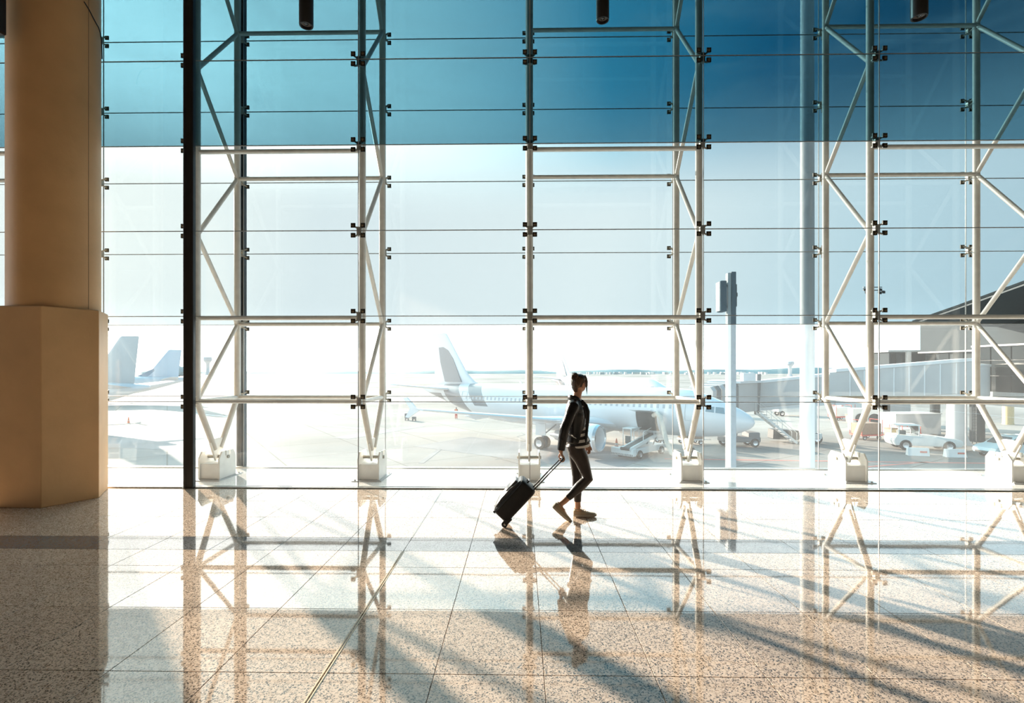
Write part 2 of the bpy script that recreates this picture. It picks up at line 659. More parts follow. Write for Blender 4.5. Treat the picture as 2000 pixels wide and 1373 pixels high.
TOPZ = CEIL - 0.02
frame_labels = {
    -4: 'white tubular truss frame mostly hidden behind the round column',
    -2: 'white tubular truss frame beside the black post, left bay',
    0: 'white tubular truss frame behind the walking woman, central bay',
    2: 'white tubular truss frame in front of the jet bridge, right bay',
    4: 'white tubular truss frame out of view to the right',
}
for k0 in (-6, -4, -2, 0, 2, 4):
    lab = frame_labels.get(k0, 'white tubular truss frame out of view to the left')
    fr = thing('truss_frame', lab, 'truss', (X0 + (k0 + 0.5) * PW, YB, 0), group='white truss frames between the glass skins')
    off = Vector(fr.location)

    def put(mb_, name, m=m_white, **kw):
        mb_.v = [tuple(Vector(p) - off) for p in mb_.v]
        return mb_.build(name, m, fr, **kw)

    for k in (k0, k0 + 1):
        x = X0 + k * PW
        for yy in (DF, DB):
            q = MB()
            q.tube((x, yy, PH - 0.04), (x, yy, TOPZ), R_CH, n=18)
            put(q, 'chord')
            q = MB()
            ysg = 0.045 if yy > YB else -0.045
            q.tube((x, yy, PH), (x, YB + ysg * 1.6, PINZ + 0.13), R_LEG, R_LEG * 0.92, n=16)
            put(q, 'leg')
        q = MB()
        q.tube((x, DF, PH), (x, DB, PH), R_BAR, n=12)
        put(q, 'strut')
        for j in range(1, 8):
            y0, y1 = (DF, DB) if j % 2 == 1 else (DB, DF)
            q = MB()
            q.tube((x, y0, j * PH), (x, y1, (j + 1) * PH), R_DG, n=12)
            put(q, 'diagonal')
        b = bracket(fr, x)
        for o_ in [b] + list(b.children):
            me = o_.data
            if o_ is b:
                o_.location = -off
    xa, xb = X0 + k0 * PW, X0 + (k0 + 1) * PW
    for yy, js in ((DF, (1, 2, 4, 6)), (DB, (1, 2, 4, 6, 8))):
        for j in js:
            q = MB()
            q.tube((xa, yy, j * PH), (xb, yy, j * PH), R_BAR, n=12)
            put(q, 'crossbar')

# ------------------------------------------------------------------ dark posts
pst = thing('steel_post', 'tall black steel post rising in front of the inner glass', 'post', (-4.835, D1 - 0.055, 0))
q = MB()
prof = [(-0.074, -0.022), (-0.062, -0.034), (-0.03, -0.034), (-0.026, -0.028), (0.026, -0.028), (0.03, -0.034), (0.062, -0.034), (0.074, -0.022), (0.074, 0.034), (-0.074, 0.034)]
q.prism(prof, lambda a, c: (a, c, 0.0), lambda a, c: (a, c, TOPZ))
q.build('shaft', m_black, pst, angle=25)
q = MB()
q.box((0, 0, 0.004), (0.165, 0.08, 0.008))
q.build('foot_plate', m_black2, pst)
pst = thing('steel_post', 'weathered dark steel post standing outside the outer glass', 'post', (-4.97, D2 + 0.10, -0.3))
q = MB()
q.box((0, 0, 5.4), (0.155, 0.07, 10.8))
q.build('shaft', m_outpost, pst, bevel=0.008)
q = MB()
q.box((0, -0.04, 5.4), (0.05, 0.012, 10.8))
q.build('rib', m_outpost, pst)

# ------------------------------------------------------------------ round column on a hexagonal plinth
CX, CY, CR = -6.29, 6.81, 0.6
colu = thing('column', 'round tan concrete column on a six-sided plinth', 'column', (CX, CY, 0))
q = MB()
hexr = lambda r, z: [Vector((r * math.cos(PI / 3 * i), r * math.sin(PI / 3 * i), z)) for i in range(6)]
q.loft([hexr(CR, 0.0), hexr(CR, 2.515), hexr(CR - 0.012, 2.53)])
q.build('plinth', m_conc, colu, bevel=0.006, angle=20)
q = MB()
q.lathe([(0.486, 2.50), (0.486, TOPZ)], 72)
q.build('shaft', m_conc, colu)
q = MB()
a = math.radians(-4)
q.box((0.4865 * math.cos(a), 0.4865 * math.sin(a), 6.5), (0.004, 0.006, 8.0), Matrix.Rotation(a, 3, 'Z'))
q.build('seam', mat('seam_joint', (0.30, 0.2, 0.12), 0.8), colu)  # brown strip along the vertical joint of the shaft
q = MB()
pts = [(0.494 * math.cos(math.radians(d_)), 0.494 * math.sin(math.radians(d_)), z_) for d_, z_ in
       ((-12, 6.62), (-4, 6.56), (3, 6.50), (10, 6.46), (17, 6.44), (24, 6.40), (30, 6.34), (34, 6.26), (36, 6.18), (37, 6.10))]
q.path(pts, 0.007, 6)
q.build('cable', m_black2, colu)

# ------------------------------------------------------------------ hanging lamps
for x, y, z, r, lab in ((-2.60, 6.16, 5.89, 0.083, 'black cylinder pendant lamp nearest the black post'),
                        (0.99, 6.22, 5.955, 0.078, 'black cylinder pendant lamp hanging at the middle of the glass'),
                        (4.82, 6.28, 5.985, 0.088, 'black cylinder pendant lamp farthest right, past the large round pole')):
    t = thing('pendant_lamp', lab, 'lamp', (x, y, z), group='black pendant lamps')
    q = MB()
    q.lathe([(r * 0.78, 0.035), (r * 0.8, 0.0), (r * 0.95, 0.0), (r, 0.012), (r, 1.5), (r * 0.9, 1.53), (0.0, 1.54)], 28)
    q.build('housing', m_black, t)
    q = MB()
    q.lathe([(0.0, 0.10), (r * 0.45, 0.09), (r * 0.78, 0.034)], 28)
    q.build('reflector', m_grey_metal, t)
    q = MB()
    q.lathe([(0.0, 0.012), (r * 0.3, 0.02), (r * 0.36, 0.06), (0, 0.085)], 16)
    q.build('bulb', m_lens, t)
    q = MB()
    q.tube((0, 0, 1.52), (0, 0, CEIL - z - 0.001), 0.016, n=8)
    q.build('stem', m_black, t)
t = thing('loudspeaker', 'black loudspeaker box hanging at the left edge beside the column', 'speaker', (-6.50, 6.0, 5.70))
q = MB()
q.box((0, 0, 0.42), (0.42, 0.34, 0.62))
q.build('cabinet', m_black, t, bevel=0.02)
q = MB()
q.lathe([(0.0, -0.0), (0.12, 0.02), (0.165, 0.07), (0.165, 0.12)], 24)
q.build('horn', m_grey_metal, t)
q = MB()
q.tube((0, 0, 0.72), (0, 0, CEIL - 5.70 - 0.001), 0.02, n=8)
q.build('stem', m_black, t)

#==PERSON==
m_bare2 = mat('bright_metal', (0.6, 0.58, 0.55), 0.25, 0.9)
m_rub2 = mat('wheel_rubber', (0.02, 0.02, 0.02), 0.6)
# ================================================================== walking woman
m_skin = mat('skin', (0.62, 0.33, 0.21), 0.5, 0, 0.05, 12)
m_leather = mat('black_leather', (0.014, 0.013, 0.013), 0.32, 0, 0.2, 10, 0.6, 12)
m_legging = mat('dark_brown_leather', (0.030, 0.021, 0.018), 0.36, 0, 0.15, 10, 0.12, 20)
m_shoe = mat('beige_suede', (0.52, 0.41, 0.28), 0.8, 0, 0.08, 20, 0.1, 120)
m_sole = mat('pale_rubber_sole', (0.62, 0.54, 0.44), 0.7)
m_lace = mat('cream_lace', (0.70, 0.62, 0.48), 0.8)
m_eye = mat('eye_white', (0.7, 0.7, 0.7), 0.2)


def stripe_mat():
    m, t, b = pbsdf('striped_jersey')
    g = N(t, 'ShaderNodeTexCoord')
    sp = N(t, 'ShaderNodeSeparateXYZ')
    t.links.new(g.outputs['Object'], sp.inputs[0])
    z = M2(t, 'MULTIPLY_ADD', sp.outputs[0], -0.10, sp.outputs[2])
    f = M2(t, 'FRACT', M2(t, 'MULTIPLY', M2(t, 'SUBTRACT', z, 0.8345), 1 / 0.066))
    k = M2(t, 'LESS_THAN', f, 0.47)
    c = MIX(t, k, (0.022, 0.02, 0.02), (0.78, 0.75, 0.70))
    t.links.new(c, b.inputs['Base Color'])
    b.inputs['Roughness'].default_value = 0.85
    return m


def hair_mat():
    m, t, b = pbsdf('brown_hair')
    g = N(t, 'ShaderNodeTexCoord')
    mp_ = N(t, 'ShaderNodeMapping')
    mp_.inputs['Scale'].default_value = (70, 70, 9)
    mp_.inputs['Rotation'].default_value = (0.0, 0.5, 0)
    t.links.new(g.outputs['Object'], mp_.inputs[0])
    n = N(t, 'ShaderNodeTexNoise')
    n.inputs['Scale'].default_value = 1.0
    n.inputs['Detail'].default_value = 3
    t.links.new(mp_.outputs[0], n.inputs['Vector'])
    c = RAMP(t, n.outputs[0], [(0.3, (0.022, 0.011, 0.006)), (0.55, (0.07, 0.036, 0.018)), (0.8, (0.26, 0.155, 0.075))])
    t.links.new(c, b.inputs['Base Color'])
    b.inputs['Roughness'].default_value = 0.42
    bp = N(t, 'ShaderNodeBump')
    bp.inputs['Strength'].default_value = 0.6
    bp.inputs['Distance'].default_value = 0.01
    t.links.new(n.outputs[0], bp.inputs['Height'])
    t.links.new(bp.outputs[0], b.inputs['Normal'])
    return m


m_hair = hair_mat()
wo_ = thing('person', 'woman in black leather jacket and striped top pulling a suitcase', 'person', (0.639, 5.95, 0.0))
HEAD = Matrix.Translation((0.030, 0.0, 1.485)) @ Matrix.Rotation(math.radians(38), 4, 'Z') @ Matrix.Rotation(math.radians(4), 4, 'Y')


def head_rings():
    # z above the jaw pivot, front, back, half width
    prof = [(-0.012, 0.052, 0.020, 0.030), (0.0, 0.076, 0.035, 0.043), (0.018, 0.087, 0.056, 0.055), (0.040, 0.091, 0.074, 0.062), (0.062, 0.092, 0.085, 0.067), (0.085, 0.090, 0.091, 0.070),
            (0.108, 0.091, 0.093, 0.072), (0.130, 0.089, 0.090, 0.071), (0.150, 0.081, 0.082, 0.066), (0.167, 0.065, 0.067, 0.054), (0.179, 0.042, 0.044, 0.036), (0.185, 0.012, 0.014, 0.012)]
    rings = []
    for z, f, bk, w in prof:
        ring = []
        for k in range(24):
            a_ = 2 * PI * k / 24
            c, s = math.cos(a_), math.sin(a_)
            x = (f if c > 0 else bk) * c
            if c > 0.85 and 0.030 < z < 0.080:                        # nose
                x += 0.020 * (1 - abs(z - 0.048) / 0.04) * ((c - 0.85) / 0.15) ** 1.5 if abs(z - 0.048) < 0.04 else 0
            if 0.5 < c < 0.93 and 0.075 < z < 0.095:                   # eye sockets
                x -= 0.007
            if c > 0.8 and 0.010 < z < 0.03:
                x += 0.003                                              # lips
            ring.append(HEAD @ Vector((x, w * s, z)))
        rings.append(ring)
    return rings


def finger(b, pts, r=0.0085):
    b.sweep(pts, [(r * 1.05, r * 1.05)] + [(r, r)] * (len(pts) - 2) + [(r * 0.85, r * 0.85)], (0.3, 1, 0.1), 8)


# body: one continuous skin
b = MB()
b.loft(head_rings())
b.sweep([(0.0, 0, 1.36), (0.012, 0, 1.43), (0.028, 0, 1.50)], [(0.062, 0.056), (0.051, 0.05), (0.049, 0.051)], (0, 1, 0), 18)
for s in (-1, 1):                                                      # ears
    e = HEAD @ Vector((-0.005, s * 0.072, 0.062))
    b.sweep([e + Vector((0, 0, -0.025)), e, e + Vector((0, 0, 0.026))], [(0.010, 0.012), (0.011, 0.018), (0.010, 0.016)], (0, 1, 0), 8)
b.sweep([(0.0, 0, 0.80), (-0.002, 0, 0.90), (0.002, 0, 1.03), (0.0, 0, 1.18), (-0.012, 0, 1.30), (-0.008, 0, 1.365), (0.0, 0, 1.40)],
        [(0.15, 0.10), (0.155, 0.105), (0.112, 0.08), (0.135, 0.095), (0.165, 0.08), (0.12, 0.06), (0.055, 0.05)], (0, 1, 0), 24)
NSH, NEL, NWR = Vector((-0.045, -0.165, 1.315)), Vector((-0.155, -0.235, 1.055)), Vector((-0.196, -0.25, 0.825))
FSH, FEL, FWR = Vector((-0.02, 0.165, 1.315)), Vector((0.055, 0.225, 1.06)), Vector((0.160, 0.185, 0.845))
for sh, el, wr in ((NSH, NEL, NWR), (FSH, FEL, FWR)):
    b.sweep([sh + Vector((0.01, -0.06 * (1 if sh.y > 0 else -1), 0.0)), sh, sh.lerp(el, 0.5), el, el.lerp(wr, 0.35), wr],
            [(0.05, 0.05), (0.052, 0.05), (0.043, 0.043), (0.036, 0.037), (0.037, 0.035), (0.022, 0.026)], (0, 1, 0), 16)
# near hand closed round the trolley grip
BAR = Vector((-0.185, -0.25, 0.735))
b.sweep([NWR + Vector((0, 0, 0.01)), NWR + Vector((0.004, 0, -0.030)), Vector((-0.182, -0.25, 0.772))], [(0.027, 0.022), (0.037, 0.018), (0.041, 0.015)], (0, 1, 0), 14)
for i, yy in enumerate((-0.284, -0.261, -0.238, -0.216)):
    l = (0.9, 1.0, 1.0, 0.85)[i]
    finger(b, [(-0.176, yy, 0.772), (-0.162, yy, 0.758), (-0.157, yy, 0.736), (-0.168, yy, 0.716), (-0.187, yy, 0.711 + 0.003 * (1 - l)), (-0.203, yy, 0.722)], 0.0092 * (0.9 + 0.1 * l))
finger(b, [(-0.192, -0.222, 0.800), (-0.207, -0.214, 0.780), (-0.214, -0.217, 0.756), (-0.205, -0.232, 0.738)], 0.0098)
# far hand hanging relaxed
b.sweep([FWR + Vector((0, 0, 0.01)), FWR + Vector((0.0, 0, -0.028)), FWR + Vector((-0.004, 0.0, -0.062))], [(0.020, 0.027), (0.017, 0.037), (0.014, 0.040)], (0, 1, 0), 14)
kn = FWR + Vector((-0.004, 0, -0.062))
for i, xx in enumerate((-0.032, -0.010, 0.012, 0.032)):
    l = (0.8, 0.95, 1.0, 0.9)[i]
    finger(b, [kn + Vector((xx, 0, 0.005)), kn + Vector((xx * 1.02 - 0.001, -0.006, -0.024 * l)), kn + Vector((xx * 1.0 - 0.004, -0.018, -0.045 * l)), kn + Vector((xx * 0.95 - 0.008, -0.031, -0.058 * l))], 0.0085)
finger(b, [kn + Vector((0.028, -0.008, 0.030)), kn + Vector((0.044, -0.018, 0.008)), kn + Vector((0.045, -0.028, -0.014))], 0.0095)
# legs and feet
NH, NK, NA = Vector((0.008, -0.082, 0.84)), Vector((0.128, -0.088, 0.485)), Vector((-0.140, -0.085, 0.225))
FH, FK, FA = Vector((-0.005, 0.082, 0.84)), Vector((0.022, 0.085, 0.475)), Vector((0.030, 0.085, 0.115))
for hp_, kn_, an_ in ((NH, NK, NA), (FH, FK, FA)):
    b.sweep([hp_, hp_.lerp(kn_, 0.45), kn_, kn_.lerp(an_, 0.35), an_.lerp(kn_, 0.2), an_], [(0.082, 0.09), (0.066, 0.07), (0.047, 0.05), (0.047, 0.05), (0.032, 0.034), (0.031, 0.034)], (0, 1, 0), 18)
NHEEL, NTOE = Vector((-0.232, -0.085, 0.150)), Vector((-0.105, -0.085, 0.040))
b.sweep([NA, NA.lerp(NHEEL, 0.5), Vector((-0.185, -0.085, 0.155)), Vector((-0.12, -0.085, 0.055))], [(0.031, 0.034), (0.03, 0.033), (0.03, 0.03), (0.03, 0.015)], (0, 1, 0), 12)
b.sweep([FA, (0.035, 0.085, 0.07), (0.11, 0.085, 0.045), (0.19, 0.085, 0.032)], [(0.031, 0.034), (0.03, 0.032), (0.032, 0.022), (0.03, 0.014)], (0, 1, 0), 12)
me = remeshed(b, 'body', m_skin, 0.0042, 2)
body = place('body', me, wo_)

# face details
for s in (-1, 1):
    q = MB()
    p = HEAD @ Vector((0.079, s * 0.031, 0.086))
    q.lathe([(0.0, -0.011), (0.008, -0.008), (0.011, 0), (0.008, 0.008), (0.0, 0.011)], 12, Matrix.Translation(p))
    q.build('eye', m_eye, body)
q = MB()
for s in (-1, 1):
    ring = [HEAD @ Vector((0.104, s * 0.034 + 0.024 * math.cos(2 * PI * k / 16), 0.086 + 0.019 * math.sin(2 * PI * k / 16))) for k in range(17)]
    q.path(ring, 0.0022, 6)
    q.path([HEAD @ Vector((0.104, s * 0.058, 0.09)), HEAD @ Vector((0.09, s * 0.074, 0.09)), HEAD @ Vector((0.0, s * 0.077, 0.086))], 0.002, 6)
q.path([HEAD @ Vector((0.104, -0.010, 0.09)), HEAD @ Vector((0.108, 0, 0.093)), HEAD @ Vector((0.104, 0.010, 0.09))], 0.002, 6)
q.build('glasses', m_black2, wo_)

# hair: cap drawn back to a bun, loose locks at the cheek
b = MB()
prof = [(0.030, -0.02, 0.078, 0.052), (0.050, 0.005, 0.092, 0.070), (0.075, 0.022, 0.101, 0.079), (0.100, 0.052, 0.104, 0.0825), (0.125, 0.082, 0.103, 0.083), (0.148, 0.090, 0.096, 0.079), (0.168, 0.080, 0.083, 0.067), (0.184, 0.056, 0.06, 0.047), (0.194, 0.018, 0.022, 0.018)]
rings = []
for z, f, bk, w in prof:
    ring = []
    for k in range(28):
        a_ = 2 * PI * k / 28
        c, s = math.cos(a_), math.sin(a_)
        fl = 1 + 0.018 * math.sin(k * 2.4 + z * 60)
        x = (f if c > 0 else bk) * c * fl
        ring.append(HEAD @ Vector((x, w * s * fl * (1.0 if c < 0.2 else (0.92 if z < 0.12 else 1.0)), z)))
    rings.append(ring)
b.loft(rings)
# nape hair
b.sweep([HEAD @ Vector((-0.062, 0, 0.045)), HEAD @ Vector((-0.058, 0.0, 0.018)), HEAD @ Vector((-0.047, 0, -0.012))], [(0.050, 0.03), (0.040, 0.024), (0.028, 0.014)], (0.6, -0.8, 0), 14)
hair = place('hair', remeshed(b, 'hair', m_hair, 0.004, 2), wo_)
b = MB()
bc_ = HEAD @ Vector((-0.085, -0.012, 0.158))
for i in range(3):
    pts = []
    for k in range(15):
        a_ = 2 * PI * k / 14
        r_ = 0.028 + 0.005 * math.sin(a_ * 2 + i)
        pts.append(bc_ + Vector((r_ * math.cos(a_ + i) * 0.9, (i - 1) * 0.014 + 0.006 * math.sin(a_ * 3), r_ * math.sin(a_ + i))))
    b.path(pts, [0.0155 + 0.002 * math.sin(k) for k in range(15)], 8)
b.lathe([(0.0, -0.026), (0.018, -0.018), (0.026, 0), (0.018, 0.018), (0.0, 0.026)], 14, Matrix.Translation(bc_))
place('bun', remeshed(b, 'bun', m_hair, 0.0045, 1), hair)
for j, pts_ in enumerate((
        [(0.040, -0.050, 0.186), (0.052, -0.062, 0.150), (0.054, -0.071, 0.110), (0.053, -0.074, 0.070), (0.056, -0.070, 0.030), (0.062, -0.064, 0.000)],
        [(0.052, -0.040, 0.184), (0.064, -0.052, 0.150), (0.068, -0.062, 0.110), (0.067, -0.066, 0.070), (0.070, -0.062, 0.030), (0.080, -0.056, -0.010), (0.084, -0.054, -0.045)],
        [(0.030, -0.058, 0.180), (0.040, -0.069, 0.145), (0.040, -0.077, 0.105), (0.038, -0.078, 0.070), (0.040, -0.074, 0.040)],
        [(0.062, -0.030, 0.180), (0.076, -0.042, 0.150), (0.081, -0.052, 0.112), (0.080, -0.056, 0.075), (0.079, -0.054, 0.040)])):
    q = MB()
    n_ = len(pts_)
    q.path([HEAD @ Vector(p) for p in pts_], [0.004] + [0.0105 * (1 - k / (n_ - 1)) ** 0.55 + 0.001 for k in range(1, n_)], 8)
    q.build('lock', m_hair, hair, angle=80)

# striped top
b = MB()
b.sweep([(0.020, 0, 0.842), (0.018, 0, 0.90), (0.010, 0, 0.98), (0.006, 0, 1.08), (0.004, 0, 1.2), (-0.002, 0, 1.31), (0.002, 0, 1.365)],
        [(0.182, 0.140), (0.180, 0.134), (0.158, 0.114), (0.148, 0.114), (0.155, 0.118), (0.15, 0.098), (0.075, 0.066)], (0, 1, 0), 30, 0, (False, False))
b.sweep([(0.085, 0.03, 0.855), (0.092, 0.03, 0.92), (0.085, 0.02, 1.02), (0.07, 0.0, 1.15)], [(0.12, 0.055), (0.115, 0.05), (0.1, 0.045), (0.09, 0.045)], (0, 1, 0), 20, 0, (False, True))
place('striped_top', remeshed(b, 'striped_top', stripe_mat(), 0.007, 3), wo_)

# leggings
b = MB()
b.sweep([(0.0, 0, 0.80), (-0.004, 0, 0.84), (0.0, 0, 0.92)], [(0.150, 0.108), (0.165, 0.115), (0.150, 0.104)], (0, 1, 0), 26)
b.sweep([NH + Vector((-0.018, 0, 0.02)), NH + Vector((-0.004, 0, -0.05)), NH.lerp(NK, 0.4), NH.lerp(NK, 0.75), NK, NK.lerp(NA, 0.12), NK.lerp(NA, 0.38), NK.lerp(NA, 0.70), NK.lerp(NA, 0.86)],
        [(0.09, 0.108), (0.092, 0.102), (0.079, 0.084), (0.064, 0.067), (0.058, 0.061), (0.055, 0.058), (0.056, 0.060), (0.043, 0.045), (0.037, 0.040)], (0, 1, 0), 24, 0, (True, False))
b.sweep([FH + Vector((0, 0, 0.02)), FH.lerp(FK, 0.35), FH.lerp(FK, 0.75), FK, FK.lerp(FA, 0.35), FK.lerp(FA, 0.65), FK.lerp(FA, 0.83)],
        [(0.09, 0.10), (0.079, 0.082), (0.061, 0.064), (0.055, 0.058), (0.055, 0.059), (0.044, 0.045), (0.038, 0.041)], (0, 1, 0), 24, 0, (True, False))
for k in range(3):                                                     # creases gathered behind the bent knee
    p = NK + Vector((-0.050 - 0.012 * k, 0, -0.002 - 0.016 * k + 0.014))
    b.sweep([p + Vector((0, -0.032, 0)), p + Vector((0, 0.0, 0.004)), p + Vector((0, 0.032, 0))], [(0.008, 0.008)] * 3, (1, 0, 0), 8)
place('leggings', remeshed(b, 'leggings', m_legging, 0.006, 3), wo_)

# leather jacket with sleeves, collar, lapels
b = MB()
b.sweep([(-0.026, 0, 0.900), (-0.026, 0, 0.93), (-0.020, 0, 1.0), (-0.010, 0, 1.10), (-0.004, 0, 1.20), (-0.010, 0, 1.28), (-0.012, 0, 1.335), (-0.006, 0, 1.385)],
        [(0.188, 0.118), (0.186, 0.120), (0.172, 0.124), (0.168, 0.126), (0.172, 0.128), (0.175, 0.112), (0.150, 0.090), (0.085, 0.072)], (0, 1, 0), 32, 0, (False, False))
for sh, el, wr in ((NSH, NEL, NWR), (FSH, FEL, FWR)):
    sg = 1 if sh.y > 0 else -1
    b.sweep([sh + Vector((0.012, -0.07 * sg, 0.012)), sh + Vector((0, 0, 0.0)), sh.lerp(el, 0.35), sh.lerp(el, 0.7), el, el.lerp(wr, 0.3), el.lerp(wr, 0.7), el.lerp(wr, 0.97)],
            [(0.062, 0.068), (0.068, 0.066), (0.061, 0.059), (0.056, 0.056), (0.054, 0.055), (0.052, 0.053), (0.044, 0.046), (0.042, 0.044)], (0, 1, 0), 22, 0, (True, False))
    for k in range(4):                                                 # folds round the sleeve
        u = 0.12 + k * 0.25
        c = sh.lerp(el, u) if u < 0.9 else el.lerp(wr, 0.2)
        d = (el - sh).normalized()
        b.sweep([c + Vector((-0.052, 0.02, 0.016)), c + Vector((-0.035, -0.052 * -sg * -1, -0.002)), c + Vector((0.03, -0.05 * -sg * -1, -0.03))], [(0.009, 0.011), (0.012, 0.013), (0.006, 0.007)], (0, 0, 1), 8)
    c = el.lerp(wr, 0.45)
    b.sweep([c + Vector((-0.045, 0.0, 0.02)), c + Vector((-0.01, 0.047 * sg, 0.0)), c + Vector((0.04, 0.02 * sg, -0.02))], [(0.009, 0.011)] * 3, (0, 0, 1), 8)
jk = place('jacket', remeshed(b, 'jacket', m_leather, 0.0065, 2), wo_)
# collar stands round the neck
q = MB()
rings = []
for z, rx, ry, push in ((1.365, 0.078, 0.088, 0.0), (1.395, 0.074, 0.080, -0.002), (1.425, 0.073, 0.074, -0.006), (1.44, 0.076, 0.076, -0.010), (1.425, 0.083, 0.083, -0.010), (1.39, 0.092, 0.096, -0.004)):
    ring = []
    for k in range(25):
        a_ = math.radians(48 + 264 * k / 24)
        ring.append(Vector((push + rx * math.cos(a_), ry * math.sin(a_), z - 0.05 * max(0, math.cos(a_)) - 0.008)))
    rings.append(ring)
q.loft(rings, False, closed=False)
o = q.build('collar', m_leather, jk, angle=80)
sol = o.modifiers.new('thick', 'SOLIDIFY')
sol.thickness = 0.006
# open front edges (lapel flaps) with zip studs
for s in (-1, 1):
    q = MB()
    pts = [(0.062, s * 0.062, 1.375), (0.098, s * 0.075, 1.32), (0.118, s * 0.09, 1.25), (0.122, s * 0.10, 1.16), (0.112, s * 0.112, 1.05), (0.100, s * 0.13, 0.95), (0.092, s * 0.142, 0.893)]
    q.sweep(pts, [(0.010, 0.014), (0.014, 0.030), (0.014, 0.036), (0.012, 0.024), (0.011, 0.018), (0.011, 0.018), (0.010, 0.016)], (0.4, s, 0), 12)
    fl = q.build('lapel', m_leather, jk)
    q = MB()
    for k in range(9):
        u = 0.1 + 0.1 * k
        i = min(5, int(u * 6))
        p = Vector(pts[i]).lerp(Vector(pts[i + 1]), u * 6 - i)
        q.lathe([(0.0, -0.005), (0.005, 0), (0.0, 0.005)], 8, Matrix.Translation(p + Vector((0.020, -0.004 * s, 0))))
    o = q.build('zip_studs', m_bare2, fl)
    o['kind'] = 'stuff'
q = MB()
q.box((-0.06, -0.185, 0.98), (0.10, 0.006, 0.010), Matrix.Rotation(0.5, 3, 'Y'))
q.build('pocket_zip', m_bare2, jk)


# shoes: local x toe-ward from the heel, z up from the ground
def shoe(name, Mx):
    prof = [(0.0, 0.030, 0.010, 0.075), (0.02, 0.036, 0.008, 0.085), (0.06, 0.036, 0.006, 0.088), (0.10, 0.036, 0.005, 0.080), (0.14, 0.041, 0.005, 0.064), (0.18, 0.046, 0.006, 0.056), (0.215, 0.045, 0.008, 0.052), (0.245, 0.038, 0.011, 0.047), (0.262, 0.024, 0.014, 0.040), (0.268, 0.008, 0.018, 0.034)]
    rings, sole = [], []
    for x, w, z0, z1 in prof:
        zb = z0 + 0.016
        ring = []
        for k in range(18):
            a_ = 2 * PI * k / 18
            c, s = math.cos(a_), math.sin(a_)
            zz = zb + (z1 - zb) * (max(0, s) ** 0.75) if s > 0 else zb + s * 0.010
            ring.append(Mx @ Vector((x, w * 0.95 * (1 if c > 0 else -1) * abs(c) ** 0.7, zz)))
        rings.append(ring)
        sole.append([Mx @ Vector((x * 1.03 - 0.004, sy * (w + 0.004), z)) for sy, z in ((-1, z0), (1, z0), (1.0, z0 + 0.027), (-1.0, z0 + 0.027))])
    q = MB()
    q.loft(rings)
    o_ = q.build(name, m_shoe, wo_, angle=70)
    q = MB()
    q.loft(sole)
    q.build('sole', m_sole, o_, bevel=0.004)
    q = MB()
    for k in range(4):
        x = 0.115 + k * 0.022
        zt = 0.079 - k * 0.0075
        q.path([Mx @ Vector((x, -0.026, zt - 0.010)), Mx @ Vector((x + 0.006, 0.0, zt + 0.002)), Mx @ Vector((x + 0.014, 0.026, zt - 0.012))], 0.0032, 5)
    q.path([Mx @ Vector((0.112, -0.004, 0.083)), Mx @ Vector((0.13, -0.034, 0.075)), Mx @ Vector((0.15, -0.040, 0.055))], 0.003, 5)
    q.path([Mx @ Vector((0.112, 0.004, 0.083)), Mx @ Vector((0.135, 0.030, 0.078)), Mx @ Vector((0.155, 0.038, 0.056))], 0.003, 5)
    o2 = q.build('laces', m_lace, o_)
    o2['kind'] = 'stuff'
    q = MB()
    ring = [Mx @ Vector((0.055 + 0.045 * math.cos(t_), 0.030 * math.sin(t_), 0.088 - 0.006 * math.cos(t_))) for t_ in [2 * PI * k / 20 for k in range(21)]]
    q.path(ring, 0.0055, 7)
    q.build('ankle_collar', m_shoe, o_)


shoe('shoe', Matrix.Translation((-0.022, 0.085, 0.0)) @ Matrix.Rotation(math.radians(-1), 4, 'Z'))
shoe('shoe', Matrix.Translation((-0.285, -0.085, 0.150)) @ Matrix.Rotation(math.radians(41), 4, 'Y'))

# ================================================================== trolley suitcase
m_case = mat('black_nylon', (0.014, 0.013, 0.013), 0.55, 0, 0.2, 30, 0.2, 300)
m_case_lit = mat('sunlit_black_nylon', (0.05, 0.05, 0.052), 0.35, 0, 0.2, 30, 0.15, 200)  # sunlit look of the pocket face put into a lighter nylon
m_trim = mat('black_plastic', (0.02, 0.02, 0.02), 0.35)
sc = thing('suitcase', 'black soft trolley suitcase tilted on its wheels behind the woman', 'suitcase', (-0.153, 5.74, 0.0))
TA = math.radians(46.8)
# local frame: a along the length, y width, n thickness (toward the front pocket)
FR = Matrix(((math.cos(TA), 0, -math.sin(TA), 0), (0, 1, 0, 0), (math.sin(TA), 0, math.cos(TA), 0.043), (0, 0, 0, 1)))


def K(a_, y_, n_):
    return FR @ Vector((a_, y_, n_))


def rrect(w, h, r, n=5):
    pts = []
    for cx, cy, a0 in ((w - r, h - r, 0), (-w + r, h - r, 90), (-w + r, -h + r, 180), (w - r, -h + r, 270)):
        for k in range(n):
            a_ = math.radians(a0 + 90 * k / (n - 1))
            pts.append((cx + r * math.cos(a_), cy + r * math.sin(a_)))
    return pts


